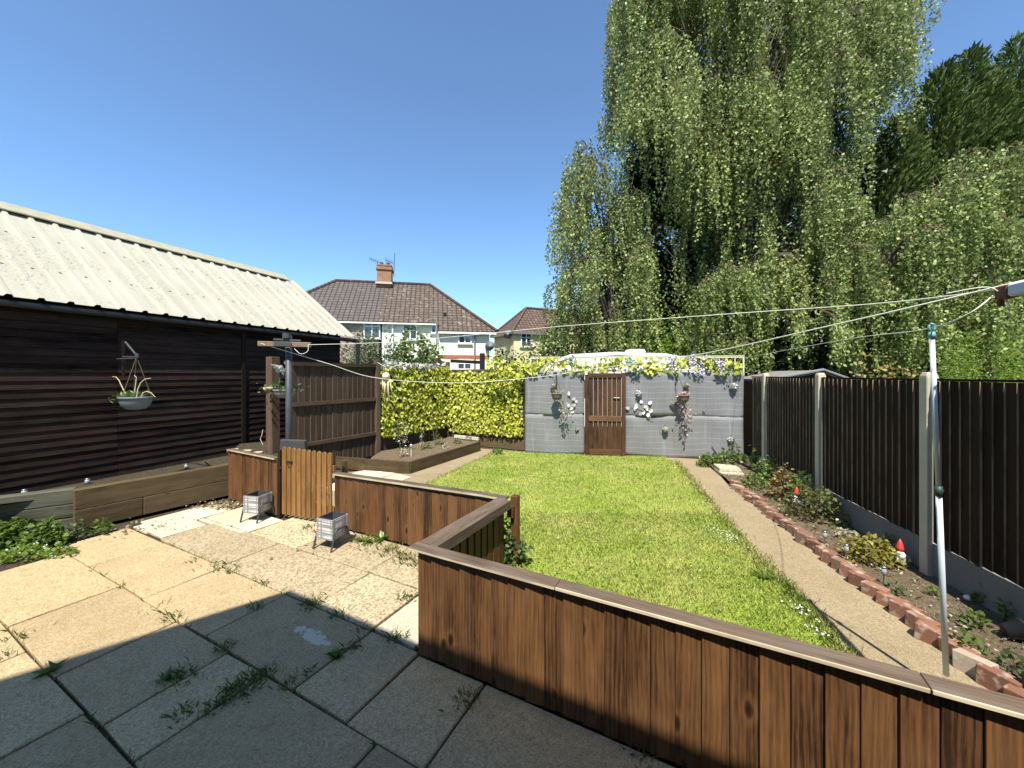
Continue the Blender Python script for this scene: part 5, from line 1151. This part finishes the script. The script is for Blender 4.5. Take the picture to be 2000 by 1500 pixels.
# hedge and shrubs behind the fences
def gb(x, d): return Vector(((x - 1000) / F * d, d, 0))
def shrub(x, d, w_px, ytop, n, size, m, label, shape='oval', cat='shrub', name='shrub', ry=.8):
    h = H + (HY - ytop) * d / F; r = w_px * d / F * 1.3; return bush(name, gb(x, d), r, ry, h, int(n * 1.9), size * 1.15, m, label, cat, shape, 8, 0, .35, ulo=max(0, 1.3 / h - .1))
shrub(705, 12.5, 40, 668, 2600, .13, L_GREY, 'grey green willowy shrub beside the shed end, below the pink house wall', 'long')
shrub(745, 13.2, 38, 668, 2000, .13, L_GREY, 'tall silvery shrub in front of the pink house wall', 'long')
shrub(812, 13.0, 40, 668, 3000, .1, L_HEDGE, 'dark round green shrub in front of the white house wall')
shrub(848, 12.6, 22, 692, 900, .1, L_HEDGE, 'low green shrub next to the grey fence post beyond the ivy')
shrub(985, 14.0, 26, 700, 1500, .1, L_GREY, 'pale flowering shrub in front of the yellow house')
shrub(1062, 13.2, 34, 672, 2200, .1, L_HEDGE, 'green hedge shrub beside the yellow house window')
shrub(1130, 13.8, 62, 622, 3000, .1, L_HEDGE, 'bushy hedge shrub behind the rounded end of the caravan')
shrub(1230, 13.4, 66, 632, 3000, .1, L_HEDGE, 'bushy hedge shrub above the caravan roof vent')
shrub(1300, 12.9, 52, 645, 2600, .09, L_LIME, 'bright fresh green shrub at the caravan roof beside the vent')
shrub(1385, 12.7, 60, 655, 2400, .09, L_HEDGE, 'dark green shrub behind the wisteria on the trellis')
shrub(1930, 6.6, 95, 688, 5200, .055, L_LIME, 'lime green shrub rising over the panel fence', 'long', ry=.6)
shrub(1740, 7.8, 40, 722, 400, .07, L_RUSSET, 'brown leaved shrub just above the fence behind the felt roof')
# felt-roofed shed beyond the fence
o = thing('garden_shed', (6.1, 7.8, 0), 'small shed with grey felt roof showing over the panel fence', 'shed')
a, b, c = atd(1505, 741, 8.3), atd(1606, 723, 8.3), atd(1668, 745, 8.3); dv = Vector((.5, 2.2, 0))
m = MB(); 
for z in (0,): m.poly([a, b, b + dv, a + dv]); m.poly([b, c, c + dv, b + dv])
q = m.build('roof', FELT, o); s_ = q.modifiers.new('solid', 'SOLIDIFY'); s_.thickness = .05
m = MB(); a_, b_, c_ = a - UP * .04 + Vector((0, .05, 0)), b - UP * .04 + Vector((0, .05, 0)), c - UP * .04 + Vector((0, .05, 0)); g = lambda v: Vector((v.x, v.y, 0)); m.poly([g(a_), g(c_), c_, b_, a_]); m.poly([g(c_), g(c_) + dv, c_ + dv, c_]); m.poly([g(a_), a_, a_ + dv, g(a_) + dv]); m.build('wall', W_DARK, o)
m = MB(); m.tube([a + UP * .01 - Vector((0, .03, 0)), b - Vector((0, .03, -.01)), c - Vector((0, .03, -.01))], .03, 6); m.build('verge_trim', GREYP, o)

# ------------------------------------------------------------------ brick edging of the bed
t = NT('edging_brick'); uv = t.pos(); n_ = t.noise(uv, 30, 4); oi = t.n('ObjectInfo').outputs['Random']
cc = t.ramp(oi, [(0, (.22, .1, .065)), (.3, (.27, .125, .08)), (.5, (.22, .135, .09)), (.7, (.32, .165, .11)), (.84, (.4, .32, .23)), (.95, (.46, .39, .29))]); cc.node.color_ramp.interpolation = 'CONSTANT'
mo = t.ramp(t.noise(uv, 14, 4), [(.52, 0), (.66, 1)]); t.pbr(t.mix(t.math('MULTIPLY', mo, .65), t.mix(t.math('MULTIPLY', n_, .5), cc, (.16, .09, .06)), (.5, .45, .36)), .9, t.bump(n_, .5, .006), 0, .2)
m = MB(); m.box((0, 0, 0), (1, 0, 0), (0, 1, 0), UP, .09, .185, .14, 1); proto = m.build('edging_brick', t.m); bev(proto, .006, 2)
bd = (BR1 - BR0).normalized(); L = (BR1 - BR0).length; k = 0; s = .35; first = True
while s < L - .1:
    ob = proto if first else proto.copy()
    if not first: C.objects.link(ob)
    first = False; p = BR0 + bd * s + nrm2(bd) * random.gauss(.045, .012); p.z = .032 + random.uniform(-.022, .018)
    ob.location = p; ob.rotation_euler = (random.gauss(.0, .05), random.gauss(-.0, .06), -math.atan2(bd.x, bd.y) + random.choice((.5, .42, .58)) + random.gauss(0, .06))
    tag(ob, 'worn brick set on edge in the sawtooth row between path and flower bed', 'brick', 'edging bricks along the flower bed'); s += random.uniform(.14, .165); k += 1

# ------------------------------------------------------------------ flower bed planting and ornaments
ZB = .05
bush('garden_plant', at(1385, 910, 0), .24, .2, .24, 420, .055, L_WEED, 'low green herb clump at the far end of the path', stems=5)
q = stalk_plant(at(1462, 915, ZB), .75, 5, 'tall raspberry cane with pale stems at the far end of the bed', L_WEED, cnt=150, size=.075, spread=.2, lean=(-.05, 0))
bush('garden_plant', at(1425, 905, ZB), .35, .25, .3, 260, .07, L_WEED, 'spreading raspberry foliage beside the grey screen corner', stems=6)
bush('garden_plant', at(1512, 938, ZB), .34, .28, .42, 620, .06, L_HEDGE, 'dense dark green leafy plant by the first concrete post', stems=6)
bush('garden_plant', at(1475, 950, ZB), .22, .2, .18, 260, .05, L_WEED, 'low green plant at the end of the brick edging', stems=4)
bush('garden_plant', at(1530, 975, ZB), .2, .18, .48, 430, .045, L_RUSSET, 'upright yellow brown shrub beside the small gnome', stems=6)
bush('rose_bush', at(1590, 1012, ZB), .38, .3, .42, 620, .05, L_ROSE, 'spreading rose bush at the foot of the second concrete post', 'rose bush', stems=9)
stalk_plant(at(1612, 985, ZB), .62, 5, 'leggy rose stems with sparse leaves leaning on the dark fence', L_ROSE, cnt=110, size=.055, spread=.17, lean=(.12, 0))
bush('garden_plant', at(1565, 985, ZB), .16, .14, .45, 170, .07, L_WEED, 'bright green leafy plant between gnome and rose bush', stems=4)
bush('garden_plant', at(1697, 1092, ZB), .27, .2, .21, 620, .045, L_GOLD, 'golden yellow low mounded shrub beside the large gnome', stems=5)
bush('garden_plant', at(1736, 1078, ZB), .08, .07, .2, 60, .045, L_HEDGE, 'small green sprig between golden shrub and large gnome', stems=3)
for (x, y, r, h, n, mm, lab) in ((1905, 1222, .08, .1, 60, L_WEED, 'green tufted plant in the bare soil near the black pot'), (1890, 1272, .08, .11, 60, L_WEED, 'green tufted plant nearest the brick edging'), (1917, 1180, .05, .12, 40, L_WEED, 'small upright seedling against the gravel board'), (1962, 1212, .05, .13, 40, L_WEED, 'second upright seedling against the gravel board beyond the black pot'), (1996, 1240, .07, .1, 40, L_HEDGE, 'dark leaved plant beside the black pot'), (1985, 1310, .1, .1, 60, L_GREY, 'wispy grey green plant by the black crate'), (1828, 1163, .05, .05, 26, L_WEED, 'tiny seedling behind the prop pole'), (1668, 1028, .07, .14, 40, L_WEED, 'small sprout by the gravel board above the golden shrub'), (1667, 1112, .03, .06, 14, L_GOLD, 'single small yellow leaf plant near the brick edging'), (1750, 1160, .09, .08, 40, L_GREY, 'thin patch of pale weeds in the open soil'), (1650, 1050, .12, .1, 60, L_PALE, 'pale dried clump behind the solar lights')):
    bush('garden_plant', at(x, y, ZB), r, r * .8, h, n, .04, mm, lab, stems=3, up=.8)
# fine weeds over the bed
wd = []
for _ in range(900):
    u = random.uniform(2.0, 8.2); f = random.random(); a = fence_pt(u, .1); b = BR0 + bd * ((u - .5)); p = a.lerp(b, .08 + .84 * f); wd.append((p.x, p.y, .03))
tag(blades('bed_weeds', np.array(wd), .015, .06, .006, WG, 1.2), 'fine seedlings and weeds scattered over the flower bed', 'weeds', kind='stuff')
P = []
for _ in range(420):
    u = random.uniform(1.8, 8.2); a = fence_pt(u, .1); b = BR0 + bd * (u - .5); p = a.lerp(b, random.uniform(.05, .93)); P.append((p.x, p.y, .055 + random.random() * .01))
P = np.array(P); tag(leaf_mesh('bed_litter', P, rdir(len(P)) * [1, 1, .2], rdir(len(P), 1.5, .4), rng.uniform(.012, .035, len(P)), L_PALE, shape='oval'), 'pale chips and dry leaves scattered over the soil', 'litter', kind='stuff')
solar_light(at(1653, 1105, ZB), .22, 'steel solar light in front of the golden shrub'); solar_light(at(1611, 1072, ZB), .2, 'slim solar light between rose bush and golden shrub'); solar_light(at(1726, 1140, ZB), .16, 'short solar light in the soil right of the golden shrub')
def gnome(p, s, label):
    p = Vector(p); o = thing('garden_gnome', p, label, 'gnome'); m = MB(); m.lathe([(.05 * s, 0), (.075 * s, .03 * s), (.07 * s, .09 * s), (.045 * s, .14 * s)], p, 14); m.build('body', GREYC, o, True)
    m = MB(); m.ball(p + UP * .16 * s, .042 * s, 12); m.build('head', SKINC, o, True)
    m = MB(); m.lathe([(.055 * s, .18 * s), (.045 * s, .22 * s), (.025 * s, .28 * s), (.004 * s, .33 * s)], p, 14); m.build('pointed_hat', REDP, o, True)
    m = MB(); m.lathe([(.005 * s, .06 * s), (.045 * s, .1 * s), (.052 * s, .14 * s), (.03 * s, .17 * s)], p + Vector((-.02, -.035 * s, 0)), 12); m.build('beard', WHITEC, o, True)
    for sgn in (-1, 1): m = MB(); m.tube([p + Vector((sgn * .06 * s, -.02 * s, .12 * s)), p + Vector((sgn * .085 * s, -.045 * s, .07 * s)), p + Vector((sgn * .05 * s, -.08 * s, .06 * s))], [.02 * s, .02 * s, .016 * s], 8); m.build('arm', GREYC, o, True)
gnome(at(1758, 1100, ZB), .76, 'larger garden gnome with pointed red hat and white beard beside the golden shrub'); gnome(at(1556, 985, .1), .8, 'smaller looking garden gnome with red hat behind the yellow brown shrub')
p = at(1975, 1245, ZB); o = thing('plant_pot', p, 'round black plant pot on its side by the gravel board', 'pot'); m = MB(); m.lathe([(.045, 0), (.07, .1), (.075, .1), (.075, .12), (.065, .12), (.05, .02)], p + Vector((-.05, 0, .05)), 14, axis=Vector((.9, -.3, .25)).normalized()); m.build('pot_body', BLACK, o, True); m = MB(); m.lathe([(.066, .105), (.001, .1)], p + Vector((-.05, 0, .05)), 14, axis=Vector((.9, -.3, .25)).normalized()); m.build('compost', DIRT, o)
p = at(2075, 1385, ZB); o = thing('crate', p, 'black plastic crate at the near end of the flower bed', 'crate'); m = MB()
for dx, dy, sx_, sy_ in ((-.1, 0, .01, .2), (.1, 0, .01, .2), (0, -.1, .2, .01), (0, .1, .2, .01)): m.box(p + Vector((dx, dy, .07)), (1, 0, 0), (0, 1, 0), UP, sx_, sy_, .14)
m.box(p + UP * .01, (1, 0, 0), (0, 1, 0), UP, .2, .2, .01); m.build('crate_body', BLACK, o)
p = at(1891, 1172, ZB); m = MB(); m.ball(p + UP * .02, .03, 10, sz=.7); q = m.build('pebble', WHITEC, loc=p); tag(q, 'white pebble lying near the gravel board', 'stone')
p = at(1424, 925, 0); o = thing('paving_slab', p, 'pale paving slabs stacked flat at the far end of the brick edging', 'slab'); m = MB(); m.box(p + UP * .03, UA, UN, UP, .45, .42, .05); m.build('lower_slab', SAND, o); m = MB(); m.box(p + UA * .12 + UP * .09, UA, UN, UP, .42, .4, .05); m.build('upper_slab', SAND, o)
p = at(1432, 897, 0); o = thing('plant_tray', p, 'black plastic tray with a thin cane before the grey screen', 'tray'); m = MB(); m.box(p + UP * .06, SD, SN, UP, .5, .25, .12, taper=1.1); m.build('tray_body', BLACK, o); m = MB(); m.tube([p + Vector((-.3, 0, .0)), p + Vector((-.5, 0, .3))], .008, 5); m.build('cane', BLACK, o)

# ------------------------------------------------------------------ weeds at the patio edges
for (x, y, r, h, n, mm, lab) in ((22, 1062, .24, .25, 840, L_WEED, 'leafy green weed clump against the old grey sleeper, at the frame edge'), (92, 1064, .18, .24, 600, L_WEED, 'leafy green weed clump below the joint of the two sleepers'), (150, 1052, .13, .2, 160, L_GREY, 'feathery weed at the foot of the brown sleepers'), (198, 1042, .12, .16, 60, L_WEED, 'broad leaved weed by the brown sleeper joint'), (40, 1088, .24, .1, 320, L_LIME, 'low yellow green groundcover at the patio edge'), (118, 1085, .16, .09, 150, L_LIME, 'small patch of yellow green groundcover near the slabs')):
    bush('leafy_weed', at(x, y), r, r * .75, h, n, .065 if mm is L_WEED else .04, mm, lab, 'weed', stems=5)
P = np.array([tuple(at(random.uniform(0, 110), random.uniform(1075, 1105)) + UP * random.uniform(.08, .16)) for _ in range(9)]); tag(leaf_mesh('weed_blossoms', np.repeat(P, 4, 0), rdir(len(P) * 4) * [1, 1, .3], rdir(len(P) * 4, 1.2, .3), .012, WHITEP, shape='oval'), 'tiny white flowers over the groundcover', 'flowers', kind='stuff')
for (x, y, r, n, lab) in ((655, 1283, .085, 22, 'dandelion weed in the joint beside the white splash'), (105, 1312, .1, 16, 'long leaved dandelion weed in the shaded joint'), (325, 1328, .08, 20, 'dandelion weed flat in the shaded slab joint'), (745, 1055, .16, 12, 'tall dock leaf weed at the foot of the low fence'), (715, 1058, .15, 14, 'dandelion weed at the foot of the low fence beside the planter'), (1490, 1130, .12, 26, 'dark green dandelion weed spilling from the lawn onto the path'), (1530, 1140, .08, 18, 'small dark weed on the path at the lawn edge')):
    rosette('dandelion', at(x, y), r, n, lab, h=.16 if x == 745 else .06)
stalk_plant(at(985, 1108), .5, 6, 'leafy weed with pale flowers in the fence corner on the lawn', L_GREY, cnt=150, size=.055, spread=.13)
bush('leafy_weed', at(1000, 1100), .16, .12, .26, 150, .06, L_WEED, 'green leafy weed at the foot of the short fence post', 'weed', stems=4)
# ------------------------------------------------------------------ prop pole, wall bracket and washing lines
PT, PB = atd(1820, 640, 2.2), atd(1848, 1318, 2.39)
o = thing('clothes_prop', PB, 'white metal clothes prop pole leaning under the washing line', 'clothes prop')
mid = PB.lerp(PT, .55); m = MB(); m.tube([PB, mid], .0145, 12); m.build('lower_tube', WHITEM, o, True); m = MB(); m.tube([mid, PT - UP * .05], .0118, 12); m.build('upper_tube', WHITEM, o, True)
m = MB(); m.tube([mid - UP * .03, mid + UP * .03], .018, 12); m.box(mid + Vector((.017, 0, 0)), (1, 0, 0), (0, 1, 0), UP, .012, .016, .02); m.build('collar', DKGREEN, o, True)
m = MB(); m.tube([PT - UP * .06, PT - UP * .025], .016, 10); m.tube([PT + Vector((.018 * math.cos(a), .0, .002 + .02 * math.sin(a))) for a in [i * 5.4 / 12 - .9 for i in range(13)]], .006, 7); m.build('hook', TEAL, o, True)
AE = Vector((2.44, 1.92, 0)); AE.z = H + (HY - 573) * AE.y / F; AB = Vector((2.22, .9, AE.z + .03)); 
o = thing('line_bracket', AE, 'white painted beam with a rusty end holding the washing lines', 'bracket')
m = MB(); m.beam(AE.lerp(AB, .06), AB, .06, .06); q = m.build('beam', WHITEM, o); bev(q, .008)
m = MB(); m.beam(AE, AE.lerp(AB, .06), .056, .064); m.tube([AE - UP * .03, AE - UP * .065], .014, 8); q = m.build('rusty_end', RUST, o); bev(q, .006)
m = MB(); m.box(AB + Vector((-.25, -1.08, -.9)), (1, 0, 0), (0, 1, 0), UP, .08, .08, 4.0); q = m.build('upright', WHITEM, o); m = MB(); m.beam(AB, AB + Vector((-.25, -1.08, .05)), .06, .06); m.build('beam', WHITEM, o)
def line(pts, label, r=.005, knots=()):
    P = [Vector(p) for p in pts]; out = []
    for i in range(len(P) - 1):                          # Catmull-Rom through the points
        p0, p1, p2, p3 = P[max(i - 1, 0)], P[i], P[i + 1], P[min(i + 2, len(P) - 1)]
        for k in range(10): t = k / 10; out.append(.5 * ((2 * p1) + (p2 - p0) * t + (2 * p0 - 5 * p1 + 4 * p2 - p3) * t * t + (3 * p1 - p0 - 3 * p2 + p3) * t ** 3))
    out.append(P[-1]); m = MB(); m.tube(out, r, 6); q = m.build('washing_line', ROPE, loc=P[0], smooth=True); tag(q, label, 'washing line')
la = P0 - xa * .3 + UP * 2.46 - Vector((0, .1, 0)); lb = P0 + xa * .36 + UP * 2.45 - Vector((0, .1, 0))
line([la, atd(640, 710, 6.1), atd(735, 738, 6.4), atd(890, 748, 6.6), atd(1046, 737, 6.2), atd(1140, 723, 5.6), atd(1349, 695, 4.0), atd(1640, 632, 2.6), AE + Vector((.04, -.06, .05))], 'sagging white washing line crossing low in front of the ivy and the door', .0045)
line([lb, atd(765, 668, 6.0), atd(956, 651, 5.4), atd(1100, 637, 4.9), atd(1440, 612, 3.6), atd(1700, 594, 2.7), atd(1900, 572, 2.1), AE + Vector((-.02, .0, .03))], 'upper taut white washing line crossing in front of the birches', .0038)
line([AE + Vector((-.02, 0, 0)), PT + Vector((0, 0, -.0)), atd(1640, 665, 4.2), atd(1453, 699, 8.9)], 'white washing line hooked over the prop pole and tied to the trellis corner', .0035)
line([lb, lb + Vector((.0, -.02, -.1)), lb + Vector((-.1, -.03, -.14)), lb + Vector((-.2, -.02, -.06))], 'loose loop of line hanging under the rusty crossbar', .004)
line([AE + Vector((-.16, .1, .02)), AE + Vector((-.06, .0, .03)), AE + Vector((.0, -.02, -.04)), AE + Vector((.01, -.03, -.075))], 'loose tied line end wrapped at the rusty beam end', .003)

# ------------------------------------------------------------------ the house behind the viewpoint, which shades the patio
EV, ZE, CR = -.45, 4.36, -2.5
o = thing('brick_house', pg(CR + .3, EV - .3), 'brick house with gabled roof at the back of the patio', 'house'); m = MB(); w0, w1, b0_, b1_ = CR + .12, 8.0, EV - .25, EV - 8.0; ym = (b0_ + b1_) / 2; tp_ = .93; zr = ZE + (EV - ym) * tp_
quad(m, [pg(w0, b0_), pg(w0, b0_, ZE), pg(w1, b0_, ZE), pg(w1, b0_)][::-1]); quad(m, [pg(w0, b0_), pg(w0, b1_), pg(w0, b1_, ZE), pg(w0, ym, zr - .1), pg(w0, b0_, ZE)]); quad(m, [pg(w1, b0_), pg(w1, b0_, ZE), pg(w1, ym, zr - .1), pg(w1, b1_, ZE), pg(w1, b1_)]); quad(m, [pg(w0, b1_), pg(w1, b1_), pg(w1, b1_, ZE), pg(w0, b1_, ZE)]); m.build('wall', BRICK, o)
m = MB(); quad(m, [pg(CR, EV, ZE), pg(w1 + .2, EV, ZE), pg(w1 + .2, ym, zr), pg(CR, ym, zr)]); quad(m, [pg(CR, 2 * ym - EV, ZE), pg(CR, ym, zr), pg(w1 + .2, ym, zr), pg(w1 + .2, 2 * ym - EV, ZE)]); q = m.build('roof', TILE_C, o); s_ = q.modifiers.new('solid', 'SOLIDIFY'); s_.thickness = .1; s_.offset = -1
for a, z in ((-1.2, 1.5), (2.5, 1.5), (-1.2, 3.6), (2.5, 3.6)):
    m = MB(); m.box(pg(a, b0_ + .02, z), EA, EB, UP, 1.3, .08, 1.1); f_ = m.build('window', WHITEP, o); m = MB(); m.box(pg(a, b0_ + .065, z), EA, EB, UP, 1.15, .01, .95); g_ = m.build('pane', GLASS, o); g_.parent = f_
